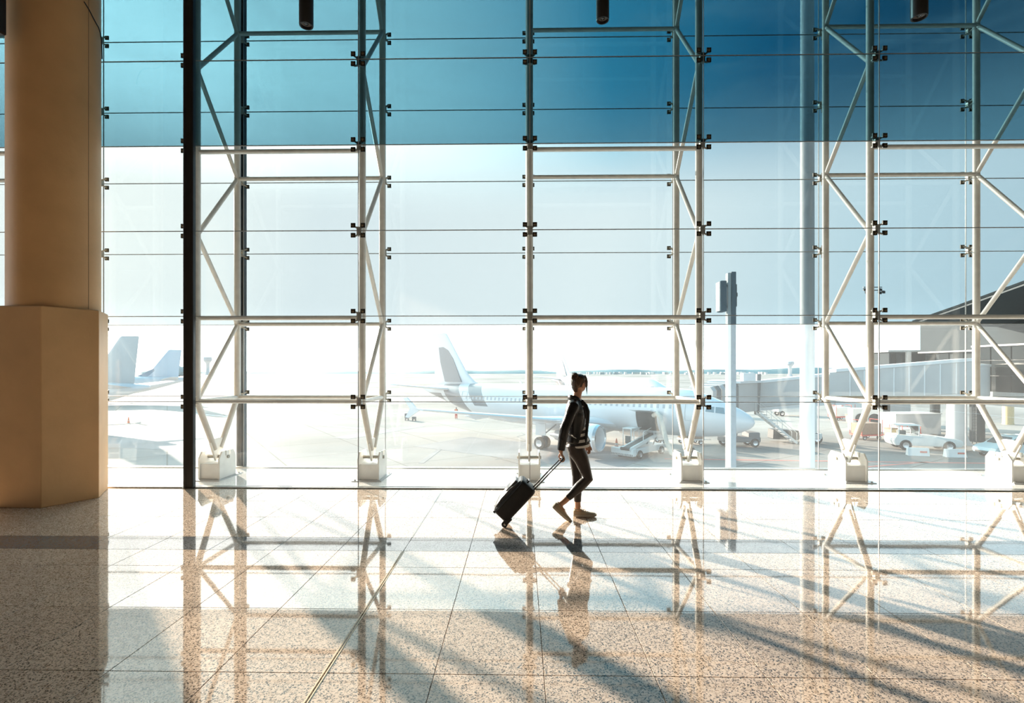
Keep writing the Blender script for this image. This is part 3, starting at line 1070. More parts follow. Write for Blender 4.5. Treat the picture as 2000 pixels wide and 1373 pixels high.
HWd = 0.165
q = MB()
rings = []
for a_, sc_, bul in ((0.0, 0.84, 0), (0.008, 0.92, 0), (0.022, 0.975, 0), (0.045, 1.0, 0.0), (0.23, 1.0, 0.010), (0.42, 1.0, 0.0), (0.446, 0.975, 0), (0.46, 0.92, 0), (0.468, 0.84, 0)):
    rings.append([K(a_, y_ * sc_, 0.105 + n_ * sc_ + (bul if n_ > 0 else 0)) for y_, n_ in rrect(HWd, 0.105, 0.05)])
q.loft(rings)
q.build('shell', m_case, sc, angle=45)
q = MB()
rings = []
for a_, k in ((0.03, 0.74), (0.045, 0.84), (0.08, 0.92), (0.16, 0.96), (0.30, 0.96), (0.40, 0.92), (0.435, 0.84), (0.45, 0.74)):
    top = 0.012 + 0.036 * max(0.0, math.sin(PI * (a_ - 0.03) / 0.42)) ** 0.7
    rings.append([K(a_, y_ * k, 0.196 + (n_ + 0.02) * (top / 0.04)) for y_, n_ in rrect(HWd * 0.93, 0.02, 0.018)])
q.loft(rings)
pk = q.build('front_pocket', m_case_lit, sc, angle=45)
q = MB()
rings = []
for a_, k in ((0.25, 0.9), (0.26, 1.0), (0.40, 1.0), (0.41, 0.9)):
    rings.append([K(a_, y_ * k, 0.240 + n_) for y_, n_ in rrect(HWd * 0.72, 0.014, 0.012)])
q.loft(rings)
q.build('upper_pocket', m_case_lit, pk, angle=45)
for s in (-1, 1):
    q = MB()
    q.path([K(0.03, s * HWd * 0.985, 0.03), K(0.012, s * HWd * 0.93, 0.10), K(0.03, s * HWd * 0.985, 0.18), K(0.43, s * HWd * 0.985, 0.19), K(0.455, s * HWd * 0.93, 0.10), K(0.43, s * HWd * 0.985, 0.03)], 0.0055, 6)
    q.build('piping', m_trim, sc)
    q = MB()
    q.tube(K(0.46, s * 0.072 - 0.04, 0.035), K(0.70, s * 0.072 - 0.04, 0.035), 0.0085, n=10)
    q.tube(K(0.70, s * 0.072 - 0.04, 0.035), K(0.915, s * 0.072 - 0.04, 0.031), 0.0065, n=10)
    q.build('telescopic_rod', m_trim, sc)
    # wheel housings and wheels
    q = MB()
    q.hexa([K(-0.02, s * 0.128 - 0.026, -0.01), K(-0.02, s * 0.128 + 0.026, -0.01), K(0.075, s * 0.128 + 0.026, -0.012), K(0.075, s * 0.128 - 0.026, -0.012),
            K(-0.012, s * 0.128 - 0.026, 0.05), K(-0.012, s * 0.128 + 0.026, 0.05), K(0.075, s * 0.128 + 0.026, 0.06), K(0.075, s * 0.128 - 0.026, 0.06)])
    hs = q.build('wheel_housing', m_trim, sc, bevel=0.006)
    q = MB()
    Mx = Matrix.Translation((-0.026, s * 0.128, 0.034)) @ Matrix.Rotation(PI / 2, 4, 'X')
    q.lathe([(0.014, -0.014), (0.029, -0.014), (0.034, -0.009), (0.034, 0.009), (0.029, 0.014), (0.014, 0.014)], 20, Mx)
    q.lathe([(0.0, -0.010), (0.015, -0.012)], 20, Mx, 1)
    q.lathe([(0.015, 0.012), (0.0, 0.010)], 20, Mx, 1)
    q.build('wheel', [m_rub2, m_bare2], hs)
    q = MB()
    q.lathe([(0.0, -0.035), (0.011, -0.033), (0.013, -0.01), (0.016, 0.012)], 12, Matrix.Translation(K(0.0, s * 0.12, 0.185)) @ Matrix.Rotation(TA - PI / 2 + PI, 4, 'Y').inverted())
    q.build('foot', m_trim, sc)
q = MB()
q.path([K(0.915, -0.120, 0.031), K(0.932, -0.108, 0.031), K(0.934, -0.04, 0.031), K(0.932, 0.028, 0.031), K(0.915, 0.040, 0.031)], 0.0125, 12)
q.build('grip', m_trim, sc)
q = MB()
q.path([K(0.462, -0.06, 0.13), K(0.492, -0.05, 0.13), K(0.496, 0.0, 0.13), K(0.492, 0.05, 0.13), K(0.462, 0.06, 0.13)], 0.010, 8)
q.build('carry_handle', m_trim, sc)

#==OUTSIDE==
# ================================================================== outside
AZ = CAM_H - 7.5528                      # apron level

# ---- ground
def apron_mat():
    m, t, b = pbsdf('apron_concrete')
    geo = N(t, 'ShaderNodeNewGeometry')
    n1 = N(t, 'ShaderNodeTexNoise')
    n1.inputs['Scale'].default_value = 0.03
    n1.inputs['Detail'].default_value = 6
    t.links.new(geo.outputs['Position'], n1.inputs['Vector'])
    mp_ = N(t, 'ShaderNodeMapping')
    mp_.inputs['Scale'].default_value = (0.012, 0.16, 1)
    mp_.inputs['Rotation'].default_value = (0, 0, 0.15)
    t.links.new(geo.outputs['Position'], mp_.inputs[0])
    n2 = N(t, 'ShaderNodeTexNoise')
    n2.inputs['Scale'].default_value = 1.0
    n2.inputs['Detail'].default_value = 4
    t.links.new(mp_.outputs[0], n2.inputs['Vector'])
    br = N(t, 'ShaderNodeTexBrick')
    br.offset = 0.0
    br.inputs['Scale'].default_value = 0.13
    br.inputs['Mortar Size'].default_value = 0.008
    br.inputs['Brick Width'].default_value = 1.0
    br.inputs['Row Height'].default_value = 1.0
    br.inputs['Color1'].default_value = (1, 1, 1, 1)
    br.inputs['Color2'].default_value = (0.93, 0.93, 0.93, 1)
    br.inputs['Mortar'].default_value = (0.6, 0.58, 0.56, 1)
    mp3 = N(t, 'ShaderNodeMapping')
    mp3.inputs['Rotation'].default_value = (0, 0, -0.61)
    t.links.new(geo.outputs['Position'], mp3.inputs[0])
    t.links.new(mp3.outputs[0], br.inputs['Vector'])
    c = RAMP(t, n1.outputs[0], [(0.35, (0.24, 0.225, 0.21)), (0.62, (0.42, 0.39, 0.36))])
    c = MIX(t, RAMP(t, n2.outputs[0], [(0.45, (0, 0, 0)), (0.7, (0.6, 0.6, 0.6))]), c, (0.24, 0.235, 0.23))
    c = MIX(t, 1.0, c, br.outputs[0], 'MULTIPLY')
    t.links.new(c, b.inputs['Base Color'])
    b.inputs['Roughness'].default_value = 0.85
    b.inputs['Specular IOR Level'].default_value = 0.08
    return m


q = MB()
q.box((0, 400, AZ - 0.5), (1600, 760, 1.0))
tag(q.build('ground', apron_mat()), 'wide pale concrete apron and runways beyond the glass', 'ground', kind='structure')
m_asph_shade = mat('dark_asphalt_and_shade', (0.20, 0.20, 0.205), 0.8, 0, 0.15, 0.3)  # serves asphalt patches and one painted ground shadow
m_line_r = mat('red_road_paint', (0.60, 0.20, 0.16), 0.7)
m_line_w = mat('white_road_paint', (0.75, 0.75, 0.72), 0.7)


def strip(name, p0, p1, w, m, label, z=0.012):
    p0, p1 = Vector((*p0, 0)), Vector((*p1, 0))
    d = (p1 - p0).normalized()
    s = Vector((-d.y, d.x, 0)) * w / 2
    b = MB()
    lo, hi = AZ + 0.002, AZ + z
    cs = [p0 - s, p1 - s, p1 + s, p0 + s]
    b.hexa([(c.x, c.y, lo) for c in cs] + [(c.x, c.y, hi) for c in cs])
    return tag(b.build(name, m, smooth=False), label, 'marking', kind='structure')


strip('trim_4', (-8, 53), (9, 41), 8.5, m_asph_shade, 'dark asphalt patch on the apron under the near wing')
strip('trim_5', (-70, 58), (-30, 50), 7, m_asph_shade, 'shadow on the apron at far left, laid down as a dark band')  # grey cast shadow put down as a dark strip
strip('trim_6', (12, 43), (60, 40), 0.35, m_line_r, 'red line painted on the apron below the aircraft nose')
strip('trim_7', (20, 37.5), (33, 42), 0.3, m_line_r, 'red service road line near the vehicles at right')
strip('trim_8', (-60, 88), (-20, 64), 0.5, m_line_w, 'white taxi line crossing the apron at left')
strip('trim_9', (-7.6, 47.6), (-7.96, 40.7), 0.45, m_asph_shade, 'short dark tar streak on the apron left of the woman')
strip('trim_10', (-19.5, 55), (-13.5, 67), 2.4, m_asph_shade, 'narrow dark asphalt patch on the apron left of the wing')
# jagged crack sealing line
q = MB()
pts = [(0.1 + 0.9 * math.sin(i * 2.1) * (0.4 + 0.1 * i % 0.7) - 0.35 * i * (0.2 if i < 6 else 1.0) * 0.4, 60 - i * 1.6, AZ + 0.015) for i in range(12)]
q.path(pts, 0.07, 6)
q.v = [(x_, y_, AZ + 0.004 + max(0.0, z_ - AZ) * 0.15) for x_, y_, z_ in q.v]
tag(q.build('trim_11', m_asph_shade), 'jagged dark tar line sealing a crack in the apron', 'marking', kind='structure')

# ---- far horizon: low hills, tree clumps and sheds
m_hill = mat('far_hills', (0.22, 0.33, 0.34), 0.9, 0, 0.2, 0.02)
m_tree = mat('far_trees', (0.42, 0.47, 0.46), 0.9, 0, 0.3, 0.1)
q = MB()
rings = []
for i in range(41):
    x = -560 + i * 28
    hh = 2.5 + 2.8 * max(0, math.sin(i * 0.37 + 1.2)) + 1.2 * math.sin(i * 1.3)
    if x > 60:
        hh += 3.0
    hh = max(1.0, hh)
    rings.append([Vector((x, 742, AZ)), Vector((x, 756, AZ + hh)), Vector((x, 766, AZ + hh * 0.9)), Vector((x, 778, AZ))])
q.loft(rings)
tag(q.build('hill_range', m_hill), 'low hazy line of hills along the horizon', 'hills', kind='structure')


def clump(x, y, r, h, label):
    t = thing('tree_clump', label, 'trees', (x, y, AZ), group='far tree clumps')
    for k in range(7):
        b = MB()
        px, py = random.uniform(-r, r), random.uniform(-3, 3)
        rr = random.uniform(0.3, 0.5) * r
        hh = h * random.uniform(0.5, 1.0)
        b.lathe([(0.0, 0), (rr * 0.9, hh * 0.12), (rr, hh * 0.45), (rr * 0.7, hh * 0.8), (0.0, hh)], 9, Matrix.Translation((px, py, 0)))
        b.build('crown', m_tree, t)


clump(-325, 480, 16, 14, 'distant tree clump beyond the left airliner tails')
# specks of a far town along the horizon
q = MB()
for k in range(60):
    x = random.uniform(70, 330)
    q.box((x, random.uniform(640, 725), AZ + 1.0), (random.uniform(2, 6), 4, random.uniform(2.0, 4.2)), None, k % 2)
o = q.build('far_town', [mat('far_white_wall', (0.7, 0.7, 0.68), 0.8), mat('far_grey_wall', (0.35, 0.40, 0.40), 0.8)], smooth=False)
tag(o, 'pale specks of a far town along the horizon', 'town', kind='stuff')


def tower(name, x, y, h, r, label):
    t = thing(name, label, 'tower', (x, y, AZ))
    m = mat('hazy_concrete', (0.62, 0.64, 0.66), 0.8)  # distance haze put into the pale tone
    b = MB()
    b.lathe([(r * 0.62, 0), (r * 0.42, h * 0.18), (r * 0.42, h * 0.62), (r * 0.8, h * 0.76)], 16)
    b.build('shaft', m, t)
    b = MB()
    b.lathe([(r * 0.8, h * 0.76), (r, h * 0.80), (r * 1.0, h * 0.93), (r * 0.92, h * 0.94)], 16)
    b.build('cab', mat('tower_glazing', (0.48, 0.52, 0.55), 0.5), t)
    b = MB()
    b.lathe([(r * 0.98, h * 0.94), (r * 0.9, h), (0, h)], 16)
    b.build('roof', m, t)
    return t


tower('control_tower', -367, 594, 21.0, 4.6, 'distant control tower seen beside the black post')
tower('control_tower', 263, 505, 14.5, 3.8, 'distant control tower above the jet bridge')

# ------------------------------------------------------------------ aircraft
m_ac = mat('white_aircraft_paint', (0.70, 0.71, 0.73), 0.28, 0, 0.02, 0.4, coat=0.3)
m_acg = mat('grey_aircraft_paint', (0.22, 0.225, 0.24), 0.3, 0, 0.05, 0.4)
m_aclg = mat('pale_grey_aircraft_paint', (0.42, 0.44, 0.45), 0.35, 0, 0.05, 0.4)
m_acb = mat('pale_blue_aircraft_paint', (0.55, 0.62, 0.70), 0.35, 0, 0.03, 0.4)
m_acdb = mat('steel_blue_aircraft_paint', (0.20, 0.30, 0.40), 0.35, 0, 0.03, 0.4)
m_bare = mat('bare_metal', (0.62, 0.62, 0.63), 0.25, 0.8)
m_dark = mat('dark_opening', (0.05, 0.052, 0.055), 0.5)
m_rub = mat('rubber', (0.03, 0.03, 0.032), 0.7)
m_cock = mat('cockpit_glass', (0.16, 0.27, 0.32), 0.12)
m_win = mat('cabin_glass', (0.42, 0.45, 0.48), 0.15)



def livery_mat():
    """white paint with slanted grey bands painted on the tail end"""
    m, t, b = pbsdf('livery_paint')
    g = N(t, 'ShaderNodeTexCoord')
    sp = N(t, 'ShaderNodeSeparateXYZ')
    t.links.new(g.outputs['Object'], sp.inputs[0])
    x, z = sp.outputs[0], sp.outputs[2]
    e = M2(t, 'SUBTRACT', M2(t, 'MULTIPLY', M2(t, 'SUBTRACT', 5.6, z), 0.75), x)
    AND = lambda *a: a[0] if len(a) == 1 else M2(t, 'MULTIPLY', a[0], AND(*a[1:]))
    gt = lambda a, v: M2(t, 'GREATER_THAN', a, v)
    lt = lambda a, v: M2(t, 'LESS_THAN', a, v)
    k = M2(t, 'MAXIMUM', AND(gt(e, 30.9), lt(e, 33.6)), AND(gt(e, 27.4), lt(e, 29.4), gt(z, 3.5)))
    k = M2(t, 'MAXIMUM', k, AND(gt(e, 34.3), lt(z, 4.7)))
    t.links.new(MIX(t, k, (0.70, 0.71, 0.73), (0.22, 0.225, 0.24)), b.inputs['Base Color'])
    b.inputs['Roughness'].default_value = 0.28
    b.inputs['Coat Weight'].default_value = 0.3
    return m


m_livery = livery_mat()
FS = [(0.0, 0.03, 3.22), (0.12, 0.30, 3.22), (0.4, 0.58, 3.25), (1.0, 0.96, 3.33), (1.8, 1.33, 3.45), (2.6, 1.60, 3.55), (3.4, 1.78, 3.64), (4.4, 1.93, 3.72),
      (5.6, 2.03, 3.78), (7.0, 2.07, 3.80), (12, 2.07, 3.80), (17, 2.07, 3.80), (23.5, 2.07, 3.80), (26, 1.99, 3.90), (28.5, 1.78, 4.10), (31, 1.44, 4.40),
      (33, 1.10, 4.66), (35, 0.72, 4.92), (36.6, 0.40, 5.10), (37.4, 0.20, 5.18), (37.57, 0.04, 5.2)]


def fus(s):
    for (a, ra, za), (b, rb, zb) in zip(FS, FS[1:]):
        if a <= s <= b:
            u = (s - a) / (b - a)
            return ra + (rb - ra) * u, za + (zb - za) * u
    return FS[-1][1:]


def airfoil(le, chord, z, y, th, n=12):
    """closed section in local x (forward = -s), span y"""
    top, bot = [], []
    for i in range(n + 1):
        u = 0.5 - 0.5 * math.cos(PI * i / n)
        t_ = 5 * th * (0.2969 * math.sqrt(u) - 0.126 * u - 0.3516 * u * u + 0.2843 * u ** 3 - 0.1015 * u ** 4)
        top.append(Vector((-(le + chord * u), y, z + chord * (t_ + 0.01 * math.sin(PI * u)))))
        bot.append(Vector((-(le + chord * u), y, z - chord * t_ * 0.8)))
    return top + bot[-2:0:-1]


def aircraft(label, loc, rz, fin_m, band, cargo=False, detail=True, group=None):
    t = thing('airliner', label, 'airplane', (loc[0], loc[1], AZ), rz, group)
    # fuselage
    ss = sorted(set([f[0] for f in FS] + [0.05, 0.25, 0.7, 1.4, 2.2] + [x * 0.5 for x in range(12, 50)] + [25 + x * 0.12 for x in range(105)]))
    ss = [s for s in ss if s <= 37.57]
    n = 80
    rings = []
    for s in ss:
        r, zc = fus(s)
        w_ = r * 0.957
        ring = []
        for k in range(n):
            a_ = 2 * PI * k / n
            yy, zz = w_ * math.sin(a_), zc + r * math.cos(a_)
            if s < 4.5 and math.cos(a_) > 0:          # cockpit slope
                zz -= r * 0.16 * math.cos(a_) * max(0, math.sin(min(1, s / 4.5) * PI))
            ring.append(Vector((-s, yy, zz)))
        rings.append(ring)
    b = MB()
    b.loft(rings)
    fu = b.build('fuselage', m_livery if band else m_ac, t, angle=60)
    # belly fairing
    b = MB()
    b.sweep([(-11.2, 0, 2.35), (-13, 0, 2.2), (-16, 0, 2.12), (-19.5, 0, 2.15), (-21.3, 0, 2.35)], [(0.9, 0.3), (1.9, 0.75), (2.15, 0.95), (2.0, 0.8), (0.9, 0.3)], (0, 1, 0), 20)
    b.build('belly_fairing', m_ac, t)
    # wings
    for sgn in (-1, 1):
        sec = [(11.0, 8.0, 2.45, 1.2, 0.15), (12.3, 6.6, 2.62, 2.4, 0.145), (14.75, 3.95, 3.05, 6.4, 0.12), (19.7, 1.65, 4.35, 16.6, 0.11), (20.0, 1.45, 4.40, 16.95, 0.10)]
        b = MB()
        b.loft([airfoil(le, ch, z, sgn * y, th) for le, ch, z, y, th in sec])
        w = b.build('wing', m_ac, t, angle=50)
        b = MB()
        poly = [(20.0, 4.35), (21.4, 4.42), (22.2, 5.25), (21.75, 5.3), (20.75, 4.55)]
        b.prism(poly, lambda s_, z_: (-s_, sgn * 16.93, z_), lambda s_, z_: (-s_, sgn * 17.02, z_))
        poly = [(20.3, 4.4), (21.4, 4.42), (21.95, 3.75), (21.6, 3.7)]
        b.prism(poly, lambda s_, z_: (-s_, sgn * 16.93, z_), lambda s_, z_: (-s_, sgn * 17.02, z_))
        b.build('wingtip_fence', m_ac, w, smooth=False)
        for yy in (4.2, 8.2, 11.8):
            u = (yy - 2.4) / 14.2
            b = MB()
            s0 = 17.6 + max(0, yy - 6.4) * 0.29
            zz = 2.45 + u * 1.75
            b.sweep([(-(s0 - 1.3), sgn * yy, zz), (-s0, sgn * yy, zz - 0.12), (-(s0 + 1.1), sgn * yy, zz - 0.02)], [(0.08, 0.08), (0.16, 0.2), (0.05, 0.05)], (0, 1, 0), 8)
            b.build('flap_track_fairing', m_ac, w)
        # engine
        ey, ez, es = sgn * 5.75, 1.72, 10.7
        Mx = Matrix.Translation((-es, ey, ez)) @ Matrix.Rotation(-PI / 2, 4, 'Y')
        b = MB()
        b.lathe([(0.86, 0.9), (0.88, 0.5), (0.95, 0.12), (1.03, 0.02), (1.10, 0.02), (1.17, 0.25), (1.21, 0.9), (1.2, 1.7), (1.08, 2.7), (0.92, 3.3), (0.86, 3.3), (0.84, 2.9)], 28, Mx)
        e = b.build('engine', m_ac, t)
        b = MB()
        b.lathe([(0.955, 0.11), (1.032, 0.012), (1.105, 0.012), (1.172, 0.24)], 28, Mx)
        b.build('intake_lip', m_bare, e)
        b = MB()
        b.lathe([(0.0, 0.55), (0.22, 0.78), (0.3, 0.86), (0.87, 0.88)], 28, Mx)
        b.build('fan', m_dark, e)
        b = MB()
        b.lathe([(0.60, 2.8), (0.58, 3.6), (0.42, 4.3), (0.34, 4.3), (0.12, 4.9), (0.0, 4.95)], 20, Mx)
        b.build('exhaust_cone', m_bare, e)
        b = MB()
        b.prism([(11.6, ez + 1.15), (15.6, 2.75), (14.6, 2.95), (13.2, 2.98), (12.2, ez + 1.2)], lambda s_, z_: (-s_, ey - 0.14, z_), lambda s_, z_: (-s_, ey + 0.14, z_))
        b.build('pylon', m_ac, e, smooth=False)
        # stabiliser
        b = MB()
        b.loft([airfoil(31.9, 3.6, 5.1, sgn * 0.4, 0.1), airfoil(32.3, 3.3, 5.15, sgn * 1.0, 0.1), airfoil(35.2, 1.35, 5.75, sgn * 6.2, 0.09)])
        b.build('stabiliser', m_ac, t, angle=50)
        # main gear
        g = MB()
        g.tube((-17.6, sgn * 3.8, 2.6), (-17.7, sgn * 3.8, 0.55), 0.16, 0.12, 10)
        g.tube((-17.7, sgn * 3.3, 0.58), (-17.7, sgn * 4.3, 0.58), 0.09, n=8)
        g.tube((-16.6, sgn * 3.1, 2.3), (-17.65, sgn * 3.75, 1.3), 0.07, n=8)
        gear = g.build('landing_gear', m_bare, t)
        g = MB()
        g.box((-17.7, sgn * 4.08, 1.95), (1.1, 0.06, 1.3))
        g.build('gear_door', m_ac, gear)
        for yy in (3.38, 4.22):
            wheel_mesh(0.585, 0.40, (-17.7, sgn * yy, 0.585), gear)
    # fin
    b = MB()

    def finsec(le, ch, z, th):
        return [Vector((p.x, p.z, z)) for p in airfoil(le, ch, 0, 0, th)]
    b.loft([finsec(27.4, 8.0, 5.6, 0.035), finsec(29.1, 6.4, 6.0, 0.07), finsec(30.2, 5.35, 6.9, 0.09), finsec(33.5, 2.55, 11.6, 0.09), finsec(33.75, 2.25, 11.76, 0.06)])
    f = b.build('fin', fin_m, t, angle=50)
    if band:
        for sgn in (-1, 1):
            b = MB()
            poly = [(31.0, 6.0), (33.55, 6.0), (34.4, 8.3), (34.75, 10.05), (34.0, 10.1), (33.2, 9.7), (32.4, 8.7)]
            th_ = lambda s_, z_: 0.24 + 0.02 * (12 - z_)
            b.prism(poly, lambda s_, z_: (-s_, 0, z_), lambda s_, z_: (-s_, sgn * (0.05 * (12.6 - z_) + 0.015), z_))
            b.build('fin_emblem', m_acg, f, smooth=False)
    else:
        b = MB()
        b.prism([(27.8, 5.85), (31.2, 5.85), (30.9, 7.6)], lambda s_, z_: (-s_, -0.22, z_), lambda s_, z_: (-s_, 0.22, z_))
        b.build('fin_emblem', m_acdb, f, smooth=False)
    # nose gear
    g = MB()
    g.tube((-5.0, 0, 2.0), (-5.1, 0, 0.4), 0.11, 0.09, 10)
    g.tube((-5.1, -0.28, 0.39), (-5.1, 0.28, 0.39), 0.06, n=8)
    gear = g.build('landing_gear', m_bare, t)
    for yy in (-0.25, 0.25):
        wheel_mesh(0.39, 0.22, (-5.1, yy, 0.39), gear)
    if not detail:
        return t
    # cockpit panes and cabin windows follow the skin
    def skin(s, ang, push):
        r, zc = fus(s)
        yy, zz = r * 0.957 * math.sin(ang), zc + r * math.cos(ang)
        if s < 4.5 and math.cos(ang) > 0:
            zz -= r * 0.16 * math.cos(ang) * max(0, math.sin(min(1, s / 4.5) * PI))
        c = Vector((0, 0, zc))
        p = Vector((-s, yy, zz))
        nrm_ = Vector((0.25 if s < 4.5 else 0, yy, zz - zc)).normalized()
        return p + nrm_ * push

    for sgn in (-1, 1):
        def on_skin(s_, z_, push):
            lo, hi = 0.0, PI * 0.75
            for _ in range(30):
                mid = (lo + hi) / 2
                if skin(s_, mid * sgn, 0).z > z_:
                    lo = mid
                else:
                    hi = mid
            return skin(s_, lo * sgn, push)

        for quad in (((1.30, 3.72), (1.90, 3.88), (2.02, 4.32), (1.72, 4.28)), ((1.99, 3.90), (2.66, 3.98), (2.70, 4.42), (2.12, 4.36)), ((2.76, 3.99), (3.40, 4.06), (3.34, 4.44), (2.80, 4.43))):
            b = MB()
            b.hexa([on_skin(u_, v_, -0.06) for u_, v_ in quad] + [on_skin(u_, v_, 0.03) for u_, v_ in quad])
            b.build('cockpit_window', m_cock, t, smooth=False)
        b = MB()
        for i in range(44):
            s = 6.2 + i * 0.533
            if s > 30.2:
                break
            r, zc = fus(s)
            zw = 4.35
            ang = math.acos(max(-1, min(1, (zw - zc) / r))) * sgn
            p0, p1 = skin(s - 0.11, ang - 0.08 * sgn, 0.012), skin(s + 0.11, ang - 0.08 * sgn, 0.012)
            p2, p3 = skin(s + 0.11, ang + 0.08 * sgn, 0.012), skin(s - 0.11, ang + 0.08 * sgn, 0.012)
            i4 = [skin(s - 0.11, ang - 0.08 * sgn, -0.05), skin(s + 0.11, ang - 0.08 * sgn, -0.05), skin(s + 0.11, ang + 0.08 * sgn, -0.05), skin(s - 0.11, ang + 0.08 * sgn, -0.05)]
            b.hexa(i4 + [p0, p1, p2, p3])
        o_ = b.build('cabin_windows', m_win, t, smooth=False)
        o_['kind'] = 'stuff'
        for s in (4.55, 32.0 - 2.6):
            b = MB()
            a0, a1 = math.radians(62) * sgn, math.radians(104) * sgn
            pts_ = []
            for k in range(9):
                pts_.append(skin(s - 0.42, a0 + (a1 - a0) * k / 8, 0.012))
            for k in range(9):
                pts_.append(skin(s + 0.42, a1 + (a0 - a1) * k / 8, 0.012))
            pts_.append(pts_[0])
            b.path(pts_, 0.018, 4)
            b.build('door_outline', m_aclg, t)
    if cargo:
        sgn = -1
        b = MB()
        rr = []
        for s in (7.35, 9.2):
            rr.append([skin(s, math.radians(90 + k * 6.5) * sgn, 0.02) for k in range(9)] + [skin(s, math.radians(142 - k * 6.5) * sgn, -0.25) for k in range(9)])
        b.loft(rr)
        b.build('cargo_opening', m_dark, t, smooth=False)
        b = MB()
        b.hexa([(-7.3, -1.95, 3.78), (-9.25, -1.95, 3.78), (-9.25, -3.5, 4.05), (-7.3, -3.5, 4.05), (-7.3, -1.95, 3.90), (-9.25, -1.95, 3.90), (-9.25, -3.5, 4.15), (-7.3, -3.5, 4.15)])
        b.build('cargo_door', m_ac, t, smooth=False)
    return t


WHEELS = {}


def wheel_mesh(r, w, loc, parent, axis='Y', m=None):
    key = (round(r, 3), round(w, 3))
    if key not in WHEELS:
        b = MB()
        Mx = Matrix.Rotation(PI / 2, 4, 'X')
        b.lathe([(r * 0.55, -w / 2), (r * 0.9, -w / 2), (r, -w * 0.32), (r, w * 0.32), (r * 0.9, w / 2), (r * 0.55, w / 2)], 22, Mx)
        b.lathe([(0.0, -w * 0.42), (r * 0.3, -w * 0.42), (r * 0.56, -w * 0.5)], 22, Mx, 1)
        b.lathe([(r * 0.56, w * 0.5), (r * 0.3, w * 0.42), (0.0, w * 0.42)], 22, Mx, 1)
        WHEELS[key] = b.mesh('wheel', [m_rub, m_bare])
    return place('wheel', WHEELS[key], parent, loc, (0, 0, 0 if axis == 'Y' else PI / 2))


aircraft('white airliner parked outside with open cargo hatch and grey tail emblem', (18.69, 41.2), math.radians(-35.1), m_ac, True, True)
aircraft('second white airliner with grey tail emblem parked beyond the near one', (25.2, 86.0), math.atan2(-32.7, 17.9), m_ac, True)
aircraft('airliner with a grey tail fin partly hidden by the column', (-85.6, 65.6), math.radians(180), m_aclg, False, False, False)
th_ = math.radians(180 + 24)
aircraft('airliner with a pale blue tail fin parked further off at left', (-76.38 + 35.9 * math.cos(th_), 113.7 + 35.9 * math.sin(th_)), th_, m_acb, False, False, False)

# ------------------------------------------------------------------ ground equipment
m_gse = mat('white_vehicle_paint', (0.74, 0.74, 0.72), 0.35, 0, 0.05, 1.0)
m_gse2 = mat('light_grey_vehicle_paint', (0.52, 0.53, 0.54), 0.4, 0, 0.05, 1.0)
m_blue = mat('pale_blue_car_paint', (0.50, 0.66, 0.70), 0.22, 0, 0.03, 1.0, coat=0.5)
m_red = mat('red_paint', (0.62, 0.10, 0.07), 0.45)
m_yel = mat('ochre_paint', (0.62, 0.47, 0.24), 0.5)
m_org = mat('orange_plastic', (0.85, 0.20, 0.08), 0.5)
m_belt = mat('rubber_belt', (0.10, 0.11, 0.11), 0.7)
m_cglass = mat('vehicle_glass', (0.06, 0.08, 0.09), 0.1)
m_brn = mat('brown_tarp', (0.30, 0.20, 0.14), 0.7)

# belt loader: local x forward along the belt
bl = thing('belt_loader', 'white belt loader parked below the open cargo hatch', 'belt loader', (8.75, 43.1, AZ), math.radians(46))
q = MB()
q.box((2.6, 0, 0.62), (4.6, 1.9, 0.5))
q.box((-0.25, 0, 0.62), (0.5, 2.15, 0.62))
q.box((3.4, 0.62, 0.95), (2.4, 0.6, 0.4))
body = q.build('chassis', m_gse, bl, bevel=0.03)
q = MB()
for i in range(14):
    q.box((-0.515, -0.98 + i * 0.15, 0.42), (0.03, 0.05, 0.16))
o = q.build('bumper_teeth', m_dark, body)
o['kind'] = 'stuff'
for sx in (0.7, 4.3):
    for sy in (-0.95, 0.95):
        wheel_mesh(0.36, 0.26, (sx, sy, 0.36), bl)
ang = math.radians(11)
ca, sa = math.cos(ang), math.sin(ang)
RB = Matrix.Rotation(-ang, 3, 'Y')
bc = Vector((3.1, -0.35, 1.62))
q = MB()
q.box(bc, (7.4, 0.62, 0.08), RB)
belt = q.build('conveyor_belt', m_belt, bl)
for s in (-1, 1):
    q = MB()
    q.box(bc + Vector((0, s * 0.40, -0.06)), (7.5, 0.16, 0.26), RB)
    q.build('side_rail', m_gse, bl, bevel=0.01)
    q = MB()
    o0 = bc + Vector((0, s * 0.46, 0))
    P = lambda u, hh: o0 + Vector((u * ca - hh * sa * 0.0, 0, u * sa + hh))
    q.path([P(-1.6, 0.1), P(-1.6, 0.85), P(3.4, 0.85), P(3.4, 0.1)], 0.035, 6)
    for u in (0.2, 1.8):
        q.tube(P(u, 0.1), P(u, 0.85), 0.03, n=6)
    q.build('hand_rail', m_gse, bl)
q = MB()
for u in (-3.7, 3.7):
    c = bc + Vector((u * ca, 0, u * sa))
    q.tube(c + Vector((0, -0.42, 0)), c + Vector((0, 0.42, 0)), 0.13, n=12)
q.build('end_roller', m_rub, bl)
q = MB()
for s in (-1, 1):
    q.tube((3.4, s * 0.3 - 0.35, 0.85), (4.2, s * 0.3 - 0.35, 1.75), 0.06, n=8)
q.build('lift_arm', m_bare, bl)
q = MB()
q.box((2.0, 0.68, 2.35), (1.3, 0.95, 0.10))
for sx in (1.4, 2.6):
    for sy in (0.26, 1.1):
        q.tube((sx, sy, 0.9), (sx, sy, 2.32), 0.035, n=6)
q.build('canopy', m_gse, bl, bevel=0.01)
q = MB()
q.box((1.7, 0.68, 1.1), (0.5, 0.5, 0.14))
q.box((1.48, 0.68, 1.4), (0.12, 0.5, 0.6))
q.build('seat', m_belt, bl, bevel=0.03)


